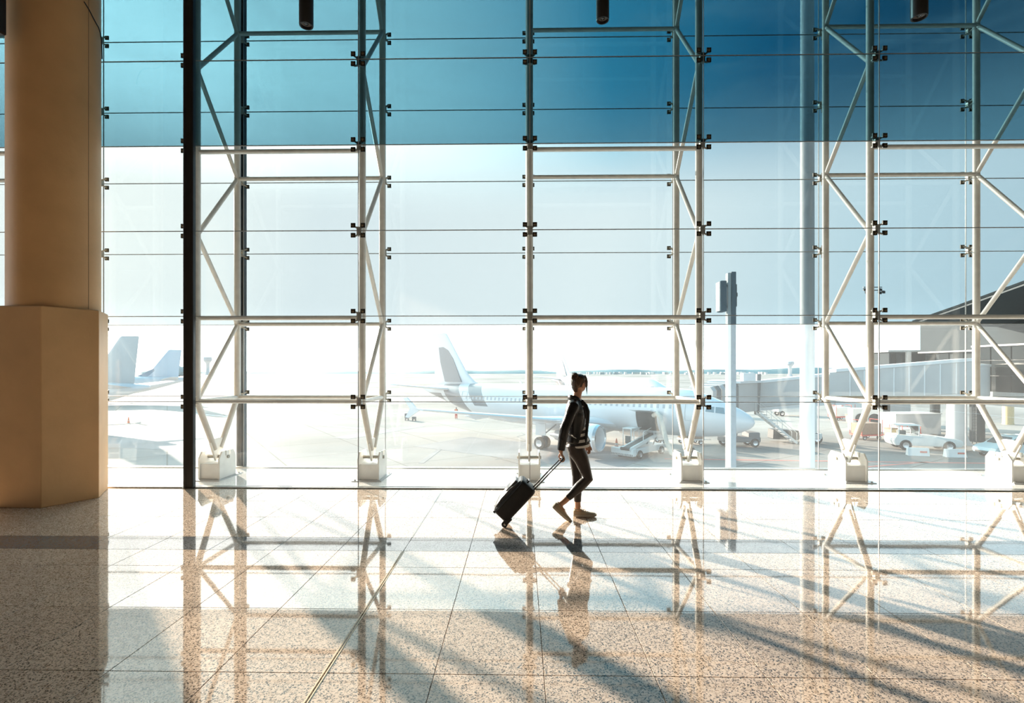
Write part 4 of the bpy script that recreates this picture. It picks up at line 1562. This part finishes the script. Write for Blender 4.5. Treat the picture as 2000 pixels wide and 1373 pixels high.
def cone(x, y, label, h=0.75):
    t = thing('traffic_cone', label, 'cone', (x, y, AZ), group='orange traffic cones')
    b = MB()
    b.lathe([(0.16 * h / 0.75, 0.04), (0.04, h), (0.0, h)], 14)
    b.build('body', m_org, t)
    b = MB()
    b.box((0, 0, 0.025), (0.42, 0.42, 0.05))
    b.build('base', m_org, t, bevel=0.01)
    b = MB()
    b.lathe([(0.125 * h / 0.75, h * 0.34), (0.088 * h / 0.75, h * 0.58)], 14)
    b.build('band', m_gse, t)


cone(8.97, 48.19, 'orange traffic cone standing beside the belt loader', 1.0)
cone(-54.46, 70.15, 'orange traffic cone alone on the apron at far left', 0.8)

# air hose from the fuselage
q = MB()
hp = [(11.30, 43.80, AZ + 3.55), (11.45, 43.30, AZ + 3.78), (11.65, 43.0, AZ + 3.5), (11.85, 42.8, AZ + 2.6), (12.05, 42.6, AZ + 1.5), (12.4, 42.4, AZ + 0.6), (13.0, 42.1, AZ + 0.23), (14.4, 41.8, AZ + 0.23)]
q.path(hp, 0.20, 10)
tag(q.build('air_hose', mat('cream_hose', (0.66, 0.60, 0.52), 0.7), angle=60), 'cream air hose hanging beside the open cargo hatch', 'hose')


def box_cart(name, label, loc, rz, body_m, top_m, size=(2.6, 1.5, 1.2), cat='cart', group=None):
    t = thing(name, label, cat, (loc[0], loc[1], AZ), rz, group)
    L, Wd, Hh = size
    b = MB()
    b.box((0, 0, 0.5), (L, Wd, 0.14))
    b.box((L / 2 + 0.5, 0, 0.42), (1.0, 0.08, 0.08))
    b.build('deck', body_m, t, bevel=0.01)
    for sx in (-L * 0.34, L * 0.34):
        for sy in (-Wd / 2 + 0.1, Wd / 2 - 0.1):
            wheel_mesh(0.24, 0.16, (sx, sy, 0.24), t)
    b = MB()
    b.box((0, 0, 0.57 + Hh / 2), (L * 0.94, Wd * 0.92, Hh))
    b.build('load', top_m, t, bevel=0.06)
    b = MB()
    for sx in (-L / 2 + 0.04, L / 2 - 0.04):
        b.path([(sx, -Wd / 2 + 0.04, 0.55), (sx, -Wd / 2 + 0.04, 0.9 + Hh), (sx, Wd / 2 - 0.04, 0.9 + Hh), (sx, Wd / 2 - 0.04, 0.55)], 0.04, 6)
    b.build('frame', body_m, t)
    return t


box_cart('baggage_cart', 'baggage cart with brown load under the aircraft nose', (17.0, 51.6), 0.1, m_gse, m_brn, (2.2, 1.5, 1.1))
box_cart('baggage_cart', 'baggage cart with white load beside the brown one', (13.3, 52.0), 0.1, m_gse, m_gse2, (2.2, 1.5, 0.9))
box_cart('baggage_cart', 'baggage cart piled with brown cases near the ochre bin', (36.9, 55.4), 0.2, m_red, m_brn, (2.6, 1.6, 1.2), group='red baggage carts')
box_cart('baggage_cart', 'red railed baggage cart behind the brown cases', (41.9, 56.6), 0.2, m_red, m_gse, (2.4, 1.6, 0.5), group='red baggage carts')
for i, (x, y, lab) in enumerate(((52.5, 84, 'distant red and white cart, nearest the large pole'), (56.0, 87, 'distant red and white cart, second from the large pole'),
                                 (59.5, 89.5, 'distant red and white cart, third from the large pole'), (46.8, 76, 'red and white cart beside the small ochre bin'))):
    box_cart('baggage_cart', lab, (x, y), 0.2, m_red, m_gse, (2.6, 1.6, 1.3), group='distant red carts')


def bin_(x, y, label):
    t = thing('waste_bin', label, 'bin', (x, y, AZ), 0.2, 'ochre waste bins')
    b = MB()
    b.loft([[Vector((sx * 0.36, sy * 0.36, 0.08)) for sx, sy in ((-1, -1), (1, -1), (1, 1), (-1, 1))], [Vector((sx * 0.44, sy * 0.44, 1.05)) for sx, sy in ((-1, -1), (1, -1), (1, 1), (-1, 1))]])
    b.box((0, 0, 0.05), (0.6, 0.6, 0.1))
    b.build('body', m_yel, t, bevel=0.02)
    b = MB()
    b.box((0, 0, 1.1), (0.94, 0.94, 0.12))
    b.build('lid', m_brn, t, bevel=0.03)


bin_(46.0, 72.3, 'small ochre bin far off behind the right truss leg')
bin_(40.0, 56.1, 'ochre waste bin with brown lid near the white container')

# white service containers
def container(label, x, y, rz, size, fans=False):
    t = thing('container', label, 'container', (x, y, AZ), rz, 'white service containers')
    L, Wd, Hh = size
    b = MB()
    b.box((0, 0, Hh / 2 + 0.18), (L, Wd, Hh))
    b.build('body', m_gse2, t, bevel=0.03)
    b = MB()
    b.box((0, 0, Hh + 0.22), (L + 0.14, Wd + 0.14, 0.10))
    b.build('lid', m_gse, t, bevel=0.02)
    b = MB()
    for sx in (-1, 1):
        b.box((sx * L * 0.4, 0, 0.09), (0.25, Wd * 0.9, 0.18))
    b.build('skid', m_dark, t)
    b = MB()
    b.box((-L / 2 - 0.02, 0, Hh / 2 + 0.2), (0.05, Wd * 0.86, Hh * 0.86))
    b.build('end_panel', m_gse, t)
    return t


container('large white service container in front of the jet bridge pier', 44.5, 59.4, 0.05, (5.2, 2.5, 2.25))
container('low white container behind the large one', 50.0, 71.0, 0.05, (5.0, 2.4, 3.3))
# air unit with two fans
t = thing('cooling_unit', 'white cooling unit with two round dark fans', 'cooling unit', (42.0, 63.2, AZ), -0.25)
q = MB()
q.box((0, 0, 1.35), (3.2, 1.6, 2.7))
q.build('cabinet', m_gse, t, bevel=0.03)
for sx in (-0.7, 0.7):
    q = MB()
    q.lathe([(0.0, 0.0), (0.5, 0.02), (0.56, 0.10), (0.62, 0.10), (0.62, 0.0)], 20, Matrix.Translation((sx, -0.8, 1.5)) @ Matrix.Rotation(PI / 2, 4, 'X'))
    q.build('fan', m_dark, t)

# pushback tug
tg = thing('pushback_tug', 'low white pushback tug with roofed cab parked by the pier', 'tug', (37.6, 48.6, AZ), math.radians(-16))
q = MB()
prof = [(-2.6, 0.42), (2.5, 0.42), (2.75, 0.7), (2.6, 1.05), (0.9, 1.28), (0.2, 1.32), (-2.5, 1.35), (-2.75, 0.9)]
q.prism(prof, lambda a, c: (a, -1.15, c), lambda a, c: (a, 1.15, c))
q.build('body', m_gse, tg, bevel=0.06, seg=2)
q = MB()
q.box((-1.4, 0, 2.28), (1.9, 1.9, 0.10))
for sx in (-2.2, -0.6):
    for sy in (-0.85, 0.85):
        q.tube((sx, sy, 1.3), (sx * 0.98, sy, 2.26), 0.05, n=6)
q.build('cab_roof', m_gse, tg, bevel=0.02)
q = MB()
q.box((-0.62, 0, 1.80), (0.05, 1.65, 0.85), Matrix.Rotation(-0.2, 3, 'Y'))
q.build('windscreen', m_cglass, tg)
q = MB()
q.box((-1.6, 0.3, 1.5), (0.6, 0.6, 0.4))
q.build('seat', m_belt, tg, bevel=0.04)
for sx in (-1.75, 1.6):
    for sy in (-1.05, 1.05):
        wheel_mesh(0.48, 0.34, (sx, sy, 0.48), tg)
for sy in (-0.85, 0.85):
    q = MB()
    q.box((2.72, sy, 0.75), (0.08, 0.28, 0.16))
    q.build('headlamp', m_red, tg)
# concrete barrier blocks
for x, y, rz, lab in ((34.4, 45.0, -0.25, 'white barrier block with red mark, left of the pair near the tug'), (37.0, 44.3, -0.1, 'white barrier block with red mark, right of the pair by the car')):
    t = thing('barrier_block', lab, 'barrier', (x, y, AZ), rz, 'white barrier blocks')
    q = MB()
    q.prism([(-0.28, 0), (0.28, 0), (0.2, 0.25), (0.13, 0.68), (-0.13, 0.68), (-0.2, 0.25)], lambda a, c: (-0.8, a, c), lambda a, c: (0.8, a, c))
    q.build('body', m_gse, t, bevel=0.02)
    q = MB()
    q.box((0.35, -0.205, 0.36), (0.5, 0.05, 0.14), Matrix.Rotation(-0.16, 3, 'X'))
    q.build('marking', m_red, t)

# minivan, local x forward
cv = thing('minivan', 'pale blue minivan parked at the right edge', 'car', (41.75, 44.5, AZ), math.radians(180 + 8))
prof = [(2.42, 0.42), (2.5, 0.62), (2.42, 0.86), (2.1, 1.02), (1.35, 1.16), (0.45, 1.74), (-0.2, 1.86), (-1.6, 1.86), (-2.15, 1.74), (-2.42, 1.1), (-2.45, 0.55), (-2.4, 0.36), (2.2, 0.32)]
q = MB()
secs = []
for yy, k in ((-0.93, 0.86), (-0.96, 0.97), (-0.8, 1.0), (0.8, 1.0), (0.96, 0.97), (0.93, 0.86)):
    secs.append([Vector((a, yy * (1.0 if c < 1.1 else 1.0 - 0.22 * (c - 1.1)), 0.36 + (c - 0.36) * (k if c > 1.1 else 1.0) if abs(yy) > 0.9 and c > 1.2 else c)) for a, c in prof])
q.loft(secs)
body = q.build('body', m_blue, cv, angle=30)
for s in (-1, 1):
    for poly in ([(0.95, 1.18), (0.33, 1.66), (-0.05, 1.70), (-0.12, 1.18)], [(-0.22, 1.18), (-0.2, 1.70), (-1.1, 1.71), (-1.12, 1.18)], [(-1.22, 1.18), (-1.2, 1.70), (-1.85, 1.66), (-2.0, 1.2)]):
        q = MB()
        q.prism(poly, lambda a, c: (a, s * (0.90 - 0.2 * (c - 1.18)), c), lambda a, c: (a, s * (0.985 - 0.2 * (c - 1.18)), c))
        q.build('side_window', m_cglass, cv, smooth=False)
    for sx in (-1.5, 1.55):
        wheel_mesh(0.33, 0.22, (sx, s * 0.86, 0.33), cv)
    q = MB()
    q.box((2.36, s * 0.68, 0.80), (0.16, 0.34, 0.16))
    q.build('headlamp', m_gse, cv, bevel=0.03)
    q = MB()
    q.box((0.75, s * 1.06, 1.2), (0.12, 0.2, 0.15))
    q.build('wing_mirror', m_blue, cv, bevel=0.03)
q = MB()
q.hexa([(1.30, -0.74, 1.21), (1.30, 0.74, 1.21), (0.52, 0.66, 1.72), (0.52, -0.66, 1.72), (1.34, -0.74, 1.245), (1.34, 0.74, 1.245), (0.55, 0.66, 1.765), (0.55, -0.66, 1.765)])
q.build('windscreen', m_cglass, cv, smooth=False)
q = MB()
q.box((2.46, 0, 0.5), (0.10, 1.5, 0.16))
q.build('bumper', m_dark, cv, bevel=0.03)

# mobile stairs beside the nose
st = thing('service_stairs', 'white service stairs with railings leading down from the jet bridge', 'stairs', (27.0, 52.0, AZ), 0.0)
q = MB()
n = 12
for i in range(n):
    u = i / (n - 1)
    q.box((-2.9 + u * 3.3, 0, 3.05 * (1 - u) + 0.15), (0.34, 0.95, 0.05))
o = q.build('treads', m_grey_metal, st)
o['kind'] = 'stuff'
for s in (-1, 1):
    q = MB()
    q.hexa([(-3.1, s * 0.5 - 0.03, 2.95), (-3.1, s * 0.5 + 0.03, 2.95), (0.5, s * 0.5 + 0.03, 0.0), (0.5, s * 0.5 - 0.03, 0.0),
            (-3.1, s * 0.5 - 0.03, 3.2), (-3.1, s * 0.5 + 0.03, 3.2), (0.6, s * 0.5 + 0.03, 0.2), (0.6, s * 0.5 - 0.03, 0.2)])
    q.build('stringer', m_gse, st, smooth=False)
    q = MB()
    q.path([(-3.1, s * 0.5, 3.1), (-3.1, s * 0.5, 4.15), (0.5, s * 0.5, 1.15), (0.5, s * 0.5, 0.15)], 0.03, 6)
    for u in (0.3, 0.6):
        q.tube((-3.1 + 3.6 * u, s * 0.5, 3.1 - 2.95 * u), (-3.1 + 3.6 * u, s * 0.5, 4.15 - 3.0 * u), 0.025, n=6)
    q.build('railing', m_gse, st)
q = MB()
q.box((0.2, 1.6, 0.75), (2.6, 1.3, 1.0), Matrix.Rotation(0.05, 3, 'Y'))
q.build('generator', m_dark, st, bevel=0.05)

# tow tractor under the nose
tr = thing('tow_tractor', 'dark flat tow tractor standing under the aircraft nose', 'tractor', (21.2, 50.2, AZ), 0.05)
q = MB()
q.box((0, 0, 0.72), (3.6, 1.6, 0.5))
q.box((1.2, 0, 1.15), (1.1, 1.5, 0.5))
q.build('body', m_asph_shade, tr, bevel=0.08)
q = MB()
q.box((-0.9, 0, 1.3), (0.9, 1.2, 0.7))
q.build('battery_box', m_gse2, tr, bevel=0.05)
for sx in (-1.2, 1.2):
    for sy in (-0.75, 0.75):
        wheel_mesh(0.42, 0.3, (sx, sy, 0.42), tr)
q = MB()
q.path([(-0.2, 0, 0.9), (-0.1, 0, 1.7), (-0.1, 0.3, 1.75)], 0.04, 6)
q.build('steering_column', m_dark, tr)

# far trailer
t = thing('trailer', 'long white trailer parked far off behind the jet bridge', 'trailer', (43.5, 82.6, AZ), 0.03)
q = MB()
q.box((0, 0, 0.95), (5.6, 1.8, 0.5))
q.lathe([(0.0, -2.6), (0.5, -2.55), (0.55, 0.4), (0.0, 0.5)], 14, Matrix.Translation((0.6, 0, 1.3)) @ Matrix.Rotation(PI / 2, 4, 'Y'))
q.build('body', m_gse, t, bevel=0.0)
for sx in (-2.2, 2.0):
    for sy in (-0.8, 0.8):
        wheel_mesh(0.42, 0.3, (sx, sy, 0.42), t)

# two small dark carts on the open apron
for x, y, lab, s in ((-16.6, 74.3, 'taller dark equipment box on the apron past the wing tip', 1.0), (-15.4, 73.6, 'lower dark equipment box on the apron past the wing tip', 0.5)):
    t = thing('equipment_box', lab, 'box', (x, y, AZ), 0.2, 'dark boxes on the apron')
    q = MB()
    q.box((0, 0, 0.2 + 0.45 * s), (0.62, 0.5, 0.75 * s))
    q.build('body', m_asph_shade, t, bevel=0.04)
    for sx in (-0.2, 0.2):
        wheel_mesh(0.11, 0.08, (sx, -0.2, 0.11), t)
        wheel_mesh(0.11, 0.08, (sx, 0.2, 0.11), t)

# ground worker far off
wk = thing('person', 'tiny ground worker in dark top and red trousers on the apron', 'person', (-9.71, 76.7, AZ))
q = MB()
q.sweep([(0, 0, 0.9), (0, 0, 1.15), (0, 0, 1.42), (0, 0, 1.5)], [(0.16, 0.11), (0.17, 0.12), (0.2, 0.12), (0.08, 0.07)], (1, 0, 0), 12)
q.sweep([(0, 0, 1.45), (0.01, 0, 1.6), (0.01, 0, 1.72)], [(0.05, 0.05), (0.08, 0.095), (0.07, 0.08)], (1, 0, 0), 12)
for s in (-1, 1):
    q.sweep([(s * 0.19, 0, 1.42), (s * 0.24, 0.03, 1.15), (s * 0.25, 0.12, 0.92), (s * 0.25, 0.16, 0.82)], [(0.06, 0.06), (0.05, 0.05), (0.04, 0.04), (0.035, 0.045)], (1, 0, 0), 10)
    q.sweep([(s * 0.09, 0, 0.92), (s * 0.10, s * 0.06, 0.5), (s * 0.10, s * 0.1, 0.08)], [(0.095, 0.1), (0.07, 0.07), (0.05, 0.05)], (1, 0, 0), 10)
    q.sweep([(s * 0.10, s * 0.1 + 0.05, 0.05), (s * 0.10, s * 0.1 - 0.16, 0.045)], [(0.045, 0.045), (0.045, 0.04)], (1, 0, 0), 10)
me = remeshed(q, 'body', mat('worker_dark', (0.10, 0.09, 0.09), 0.7), 0.025, 2)
place('body', me, wk)
q = MB()
for s in (-1, 1):
    q.sweep([(s * 0.085, 0, 0.95), (s * 0.10, s * 0.06, 0.5), (s * 0.10, s * 0.1, 0.12)], [(0.12, 0.125), (0.09, 0.09), (0.075, 0.075)], (1, 0, 0), 12)
me = remeshed(q, 'trousers', m_red, 0.025, 2)
place('trousers', me, wk)
q = MB()
q.sweep([(0, 0, 1.02), (0, 0, 1.2), (0, 0, 1.40)], [(0.185, 0.14), (0.19, 0.145), (0.215, 0.14)], (1, 0, 0), 14)
q.build('vest', m_org, wk)

# ------------------------------------------------------------------ big round pole and guidance sign just outside
t = thing('round_pole', 'thick pale round pole rising outside the glass at right', 'pole', (8.95, 16.16, AZ))
q = MB()
q.lathe([(0.21, 0), (0.205, 8), (0.185, 24)], 32)
q.build('shaft', mat('pale_grey_pole', (0.62, 0.61, 0.60), 0.55, 0, 0.08, 0.7), t)
q = MB()
q.lathe([(0.34, 0.0), (0.34, 0.05), (0.24, 0.06), (0.23, 0.3), (0.20, 0.3)], 32)
q.build('base_flange', m_grey_metal, t)
t = thing('guidance_sign', 'tall flat post with a grey display box outside the glass', 'sign post', (8.5, 20.95, AZ))
HT = 5.65 - AZ
q = MB()
q.box((0.09, 0, HT / 2), (0.19, 0.30, HT))
q.build('post', mat('slate_grey_panel', (0.20, 0.24, 0.27), 0.5), t, bevel=0.01)
q = MB()
q.box((-0.075, 0, HT / 2 - 0.02), (0.13, 0.26, HT - 0.04))
q.build('post_cladding', m_gse, t, bevel=0.01)
q = MB()
q.box((-0.36, -0.05, HT - 1.0), (0.24, 0.45, 1.24))
d = q.build('display_box', mat('slate_grey_panel', (0.2, 0.24, 0.27)), t, bevel=0.02)
q = MB()
q.box((-0.50, -0.05, HT - 1.0), (0.04, 0.42, 1.18))
q.build('side_cover', m_gse, d)
q = MB()
for dz in (-0.55, -1.4):
    q.box((-0.18, -0.02, HT + dz), (0.16, 0.08, 0.08))
q.build('arm', m_grey_metal, d)
q = MB()
q.path([(0.18, -0.05, HT - 0.85), (0.27, -0.05, HT - 0.85), (0.27, -0.05, HT - 0.98), (0.18, -0.05, HT - 0.98)], 0.02, 6)
q.build('ring', m_grey_metal, t)
q = MB()
q.box((0.21, 0, HT - 0.95), (0.05, 0.2, 0.9))
q.build('junction_box', m_grey_metal, t)

# floodlight mast behind the right truss
t = thing('floodlight_mast', 'floodlight mast with a ring of lamps behind the right truss', 'light mast', (45.6, 67.2, AZ))
q = MB()
q.lathe([(0.28, 0), (0.12, 18.1)], 16)
q.build('mast', m_grey_metal, t)
q = MB()
q.tube((-1.2, 0, 17.7), (1.2, 0, 17.7), 0.06, n=8)
q.tube((-1.2, 0, 18.1), (1.2, 0, 18.1), 0.06, n=8)
q.build('cross_arm', m_grey_metal, t)
for sx, z in ((-1.15, 17.85), (-0.75, 17.85), (-0.95, 17.45), (0.75, 17.85), (1.15, 17.55), (0.7, 17.45)):
    q = MB()
    q.loft([[Vector((sx + a * 0.13, -0.12, z + c * 0.1)) for a, c in ((-1, -1), (1, -1), (1, 1), (-1, 1))], [Vector((sx + a * 0.2, -0.42, z - 0.16 + c * 0.16)) for a, c in ((-1, -1), (1, -1), (1, 1), (-1, 1))]])
    q.build('floodlight', m_dark, t, smooth=False)

# ------------------------------------------------------------------ jet bridge
m_jb = mat('grey_bridge_cladding', (0.43, 0.43, 0.43), 0.5, 0, 0.06, 0.6)
m_jbl = mat('light_bridge_cladding', (0.62, 0.63, 0.64), 0.45, 0, 0.06, 0.6)
m_jbd = mat('dark_bridge_trim', (0.12, 0.125, 0.13), 0.5)
jb = thing('jet_bridge', 'long grey jet bridge reaching the aircraft nose', 'jet bridge', (0, 0, AZ))


def beam(name, a, b_, w, h, m, parent=jb, bevel=0.02):
    """box beam between two points (centre of its floor), width w, height h"""
    a, b_ = Vector(a), Vector(b_)
    d = (b_ - a).normalized()
    s = Vector((d.y, -d.x, 0)).normalized() * w / 2
    up = Vector((0, 0, h))
    c = [a - s, b_ - s, b_ + s, a + s]
    q = MB()
    q.hexa(c + [p + up for p in c])
    return q.build(name, m, parent, bevel=bevel, smooth=False)


A = Vector((23.9, 55.2, 3.35))
B = Vector((31.5, 52.4, 4.35))
C = Vector((41.5, 48.7, 5.35))
beam('outer_tunnel', B - (C - B) * 0.05, C, 3.4, 2.85, m_jb)
beam('inner_tunnel', A, B + (C - B) * 0.02, 2.9, 2.5, m_jb)
beam('roof_rail', A + Vector((0, 0, 2.5)), B + Vector((0, 0, 2.5)), 3.1, 0.28, m_jbl)
beam('roof_rail', B + Vector((0, 0, 2.85)), C + Vector((0, 0, 2.85)), 3.6, 0.30, m_jbl)
beam('floor_beam', A - Vector((0, 0, 0.35)), B - Vector((0, 0, 0.35)), 2.7, 0.33, m_jbl)
beam('floor_beam', B - Vector((0, 0, 0.42)), C - Vector((0, 0, 0.42)), 3.2, 0.40, m_jbl)
for i in range(1, 9):          # cladding ribs on the viewer's side
    p = B + (C - B) * i / 9
    d = (C - B).normalized()
    s = Vector((d.y, -d.x, 0)).normalized() * 1.72
    q = MB()
    q.box(p + s + Vector((0, 0, 1.42)), (0.1, 0.06, 2.8), Matrix.Rotation(math.atan2(d.y, d.x), 3, 'Z'))
    q.build('rib', m_jbl, jb)
# cab at the aircraft end and bellows hood
dA = (A - B).normalized()
q = MB()
q.prism([(19.0, 52.0), (21.2, 50.2), (24.6, 53.3), (24.9, 56.6), (21.5, 57.2)], lambda x, y: (x, y, 3.2), lambda x, y: (x, y, 6.1))
cab = q.build('cab', m_jb, jb, bevel=0.04, smooth=False)
q = MB()
q.prism([(18.7, 51.8), (21.2, 49.8), (24.9, 53.1), (25.2, 56.9), (21.4, 57.5)], lambda x, y: (x, y, 6.1), lambda x, y: (x, y, 6.32))
q.build('cab_roof', m_jbl, cab, smooth=False)
q = MB()
q.box((24.4, 53.2, 4.9), (0.40, 0.3, 4.2), Matrix.Rotation(0.05, 3, 'Y'))
q.build('guide_post', m_jbd, jb, bevel=0.02)
q = MB()
q.box((22.6, 51.4, 6.7), (1.2, 0.8, 0.8))
q.build('air_unit', m_jbl, cab, bevel=0.03)
for i in range(6):                # folds of the hood
    u = i / 5
    c = Vector((20.2 - 3.0 * u, 51.2 - 2.3 * u, 0))
    d = Vector((-3.0, -2.3, 0)).normalized()
    s = Vector((-d.y, d.x, 0))
    hh = 2.9 - 0.35 * u
    b_ = MB()
    ring = []
    for k, (sx, zz) in enumerate(((-1.5, 0.0), (-1.5, hh * 0.85), (-1.2, hh), (1.2, hh), (1.5, hh * 0.85), (1.5, 0.0))):
        ring.append((sx, zz + 3.35))
    b_.prism(ring, lambda a, z_: c + s * a + Vector((0, 0, z_)), lambda a, z_: c + d * 0.42 + s * a * 0.93 + Vector((0, 0, z_ - 0.08)))
    b_.build('hood_fold', m_jb if i % 2 else m_jbd, jb, smooth=False)
# drive column with wheels, rotunda pier, ladder
q = MB()
for s in (-1, 1):
    q.box((29.6 + s * 0.2, 53.1 + s * 1.2, 2.2), (0.4, 0.4, 3.6))
q.box((29.6, 53.1, 0.8), (0.8, 3.2, 0.5))
drv = q.build('drive_frame', m_gse, jb, bevel=0.02)
for s in (-1, 1):
    wheel_mesh(0.55, 0.4, (29.6, 53.1 + s * 1.3, 0.55), drv)
q = MB()
q.lathe([(1.5, 4.9), (1.55, 5.0), (1.55, 7.7), (1.65, 7.75), (1.65, 7.95), (0.0, 8.1)], 28, Matrix.Translation((43.3, 50.3, 0)))
q.build('rotunda', m_jbl, jb, angle=30)
q = MB()
q.lathe([(1.25, 0.0), (1.0, 0.35), (0.82, 0.9), (0.78, 4.9)], 24, Matrix.Translation((43.6, 52.0, 0)))
q.build('pier', m_jbl, jb)
q = MB()
for s in (-0.2, 0.2):
    q.tube((45.0 + s, 51.6, 0.1), (45.0 + s, 51.6, 5.2), 0.04, n=6)
for i in range(16):
    q.tube((44.8, 51.6, 0.4 + i * 0.3), (45.2, 51.6, 0.4 + i * 0.3), 0.022, n=5)
o = q.build('ladder', m_jbd, jb)
o['kind'] = 'stuff'
q = MB()
q.box((34.6, 49.6, 5.3), (1.3, 0.05, 0.75), Matrix.Rotation(-0.35, 3, 'Z'))
q.build('notice_board', m_gse, jb)

# ------------------------------------------------------------------ terminal wing at right
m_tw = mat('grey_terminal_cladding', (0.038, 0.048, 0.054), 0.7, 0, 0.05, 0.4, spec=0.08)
m_twl = mat('white_terminal_band', (0.45, 0.45, 0.44), 0.5)
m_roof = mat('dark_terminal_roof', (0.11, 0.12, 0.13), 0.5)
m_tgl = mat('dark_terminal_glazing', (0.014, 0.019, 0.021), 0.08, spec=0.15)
tb = thing('terminal_wing', 'grey terminal wing with dark glazing and dark sloping roof', 'building', (0, 0, 0))
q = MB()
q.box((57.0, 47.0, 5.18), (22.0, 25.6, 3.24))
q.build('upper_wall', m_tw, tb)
q = MB()
q.box((57.0, 47.0, 3.56), (22.3, 25.9, 0.14))
q.build('band', m_twl, tb)
q = MB()
q.box((45.7, 44.0, 3.95), (0.5, 17.0, 0.16))
q.build('band', m_twl, tb)
# lower storey window wall
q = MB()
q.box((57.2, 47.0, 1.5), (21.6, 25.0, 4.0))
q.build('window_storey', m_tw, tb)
for y in (59.0, 57.2, 55.4):
    q = MB()
    q.box((46.38, y - 0.3, 2.78), (0.12, 1.25, 1.3))
    q.build('window', m_tgl, tb)
for y0, y1 in ((52.6, 50.6), (50.5, 48.5), (48.4, 46.4), (46.3, 44.3), (44.2, 42.2), (42.1, 40.1)):
    for z0, z1 in ((3.8, 2.6), (2.52, 1.1), (1.02, -0.5)):
        q = MB()
        q.box((45.72, (y0 + y1) / 2, (z0 + z1) / 2), (0.14, y0 - y1 - 0.05, z0 - z1))
        q.build('glazing_pane', m_tgl, tb)
q = MB()
q.box((45.95, 46.4, 1.6), (0.3, 12.8, 4.6))
q.build('glazing_frame', m_roof, tb)
q = MB()
q.box((50.0, 47.0, -1.15), (9.0, 25.0, 1.3))
q.build('slab_edge', m_twl, tb)
# roof with overhanging eave, rising toward the viewer
ys = [50.2, 45, 39.3, 34]
rings = []
for i, y in enumerate(ys):
    z = {0: 6.0, 1: 6.9, 2: 7.98, 3: 8.9}[i]
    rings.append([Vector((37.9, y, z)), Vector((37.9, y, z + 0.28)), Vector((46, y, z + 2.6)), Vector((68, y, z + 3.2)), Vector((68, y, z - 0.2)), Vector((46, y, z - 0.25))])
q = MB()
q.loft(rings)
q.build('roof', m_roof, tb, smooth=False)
q = MB()
q.loft([[Vector((37.84, y, r[0].z + 0.16)), Vector((37.84, y, r[0].z + 0.36)), Vector((38.2, y, r[0].z + 0.42)), Vector((38.2, y, r[0].z + 0.2))] for y, r in zip(ys, rings)])
q.build('eave_trim', m_tw, tb, smooth=False)
# columns under the wing
for x, y, r, m in ((47.3, 53.9, 0.62, m_tw), (65.8, 70.3, 0.6, m_yel), (49.9, 60.2, 0.25, m_yel), (49.0, 44.0, 0.6, m_tw)):
    q = MB()
    q.lathe([(r * 1.1, AZ), (r, AZ + 0.3), (r, -1.75)], 22, Matrix.Translation((x, y, 0)))
    q.build('column', m, tb)
# low link block with windows left of the wing
lk = thing('link_block', 'low white link block with dark windows left of the terminal wing', 'building', (0, 0, 0))
q = MB()
q.box((47.4, 63.2, 2.55), (7.6, 3.6, 2.3))
q.build('walls', m_tw, lk)
q = MB()
q.box((47.4, 63.1, 3.8), (8.2, 4.0, 0.22))
q.build('roof', m_twl, lk)
for x0, x1 in ((43.75, 44.35), (44.95, 45.4), (46.2, 47.9), (49.0, 50.4)):
    q = MB()
    q.box(((x0 + x1) / 2, 61.36, 2.75), (x1 - x0, 0.12, 1.5))
    q.build('window', m_tgl, lk)
for x in (45.7, 48.4):
    q = MB()
    q.box((x, 61.2, 2.75), (0.5, 0.35, 1.9))
    q.build('pilaster', m_twl, lk, bevel=0.03)
q = MB()
for x in (44.4, 50.4):
    q.lathe([(0.5, AZ), (0.5, 1.42)], 18, Matrix.Translation((x, 63.2, 0)))
q.build('pier', m_tw, lk)
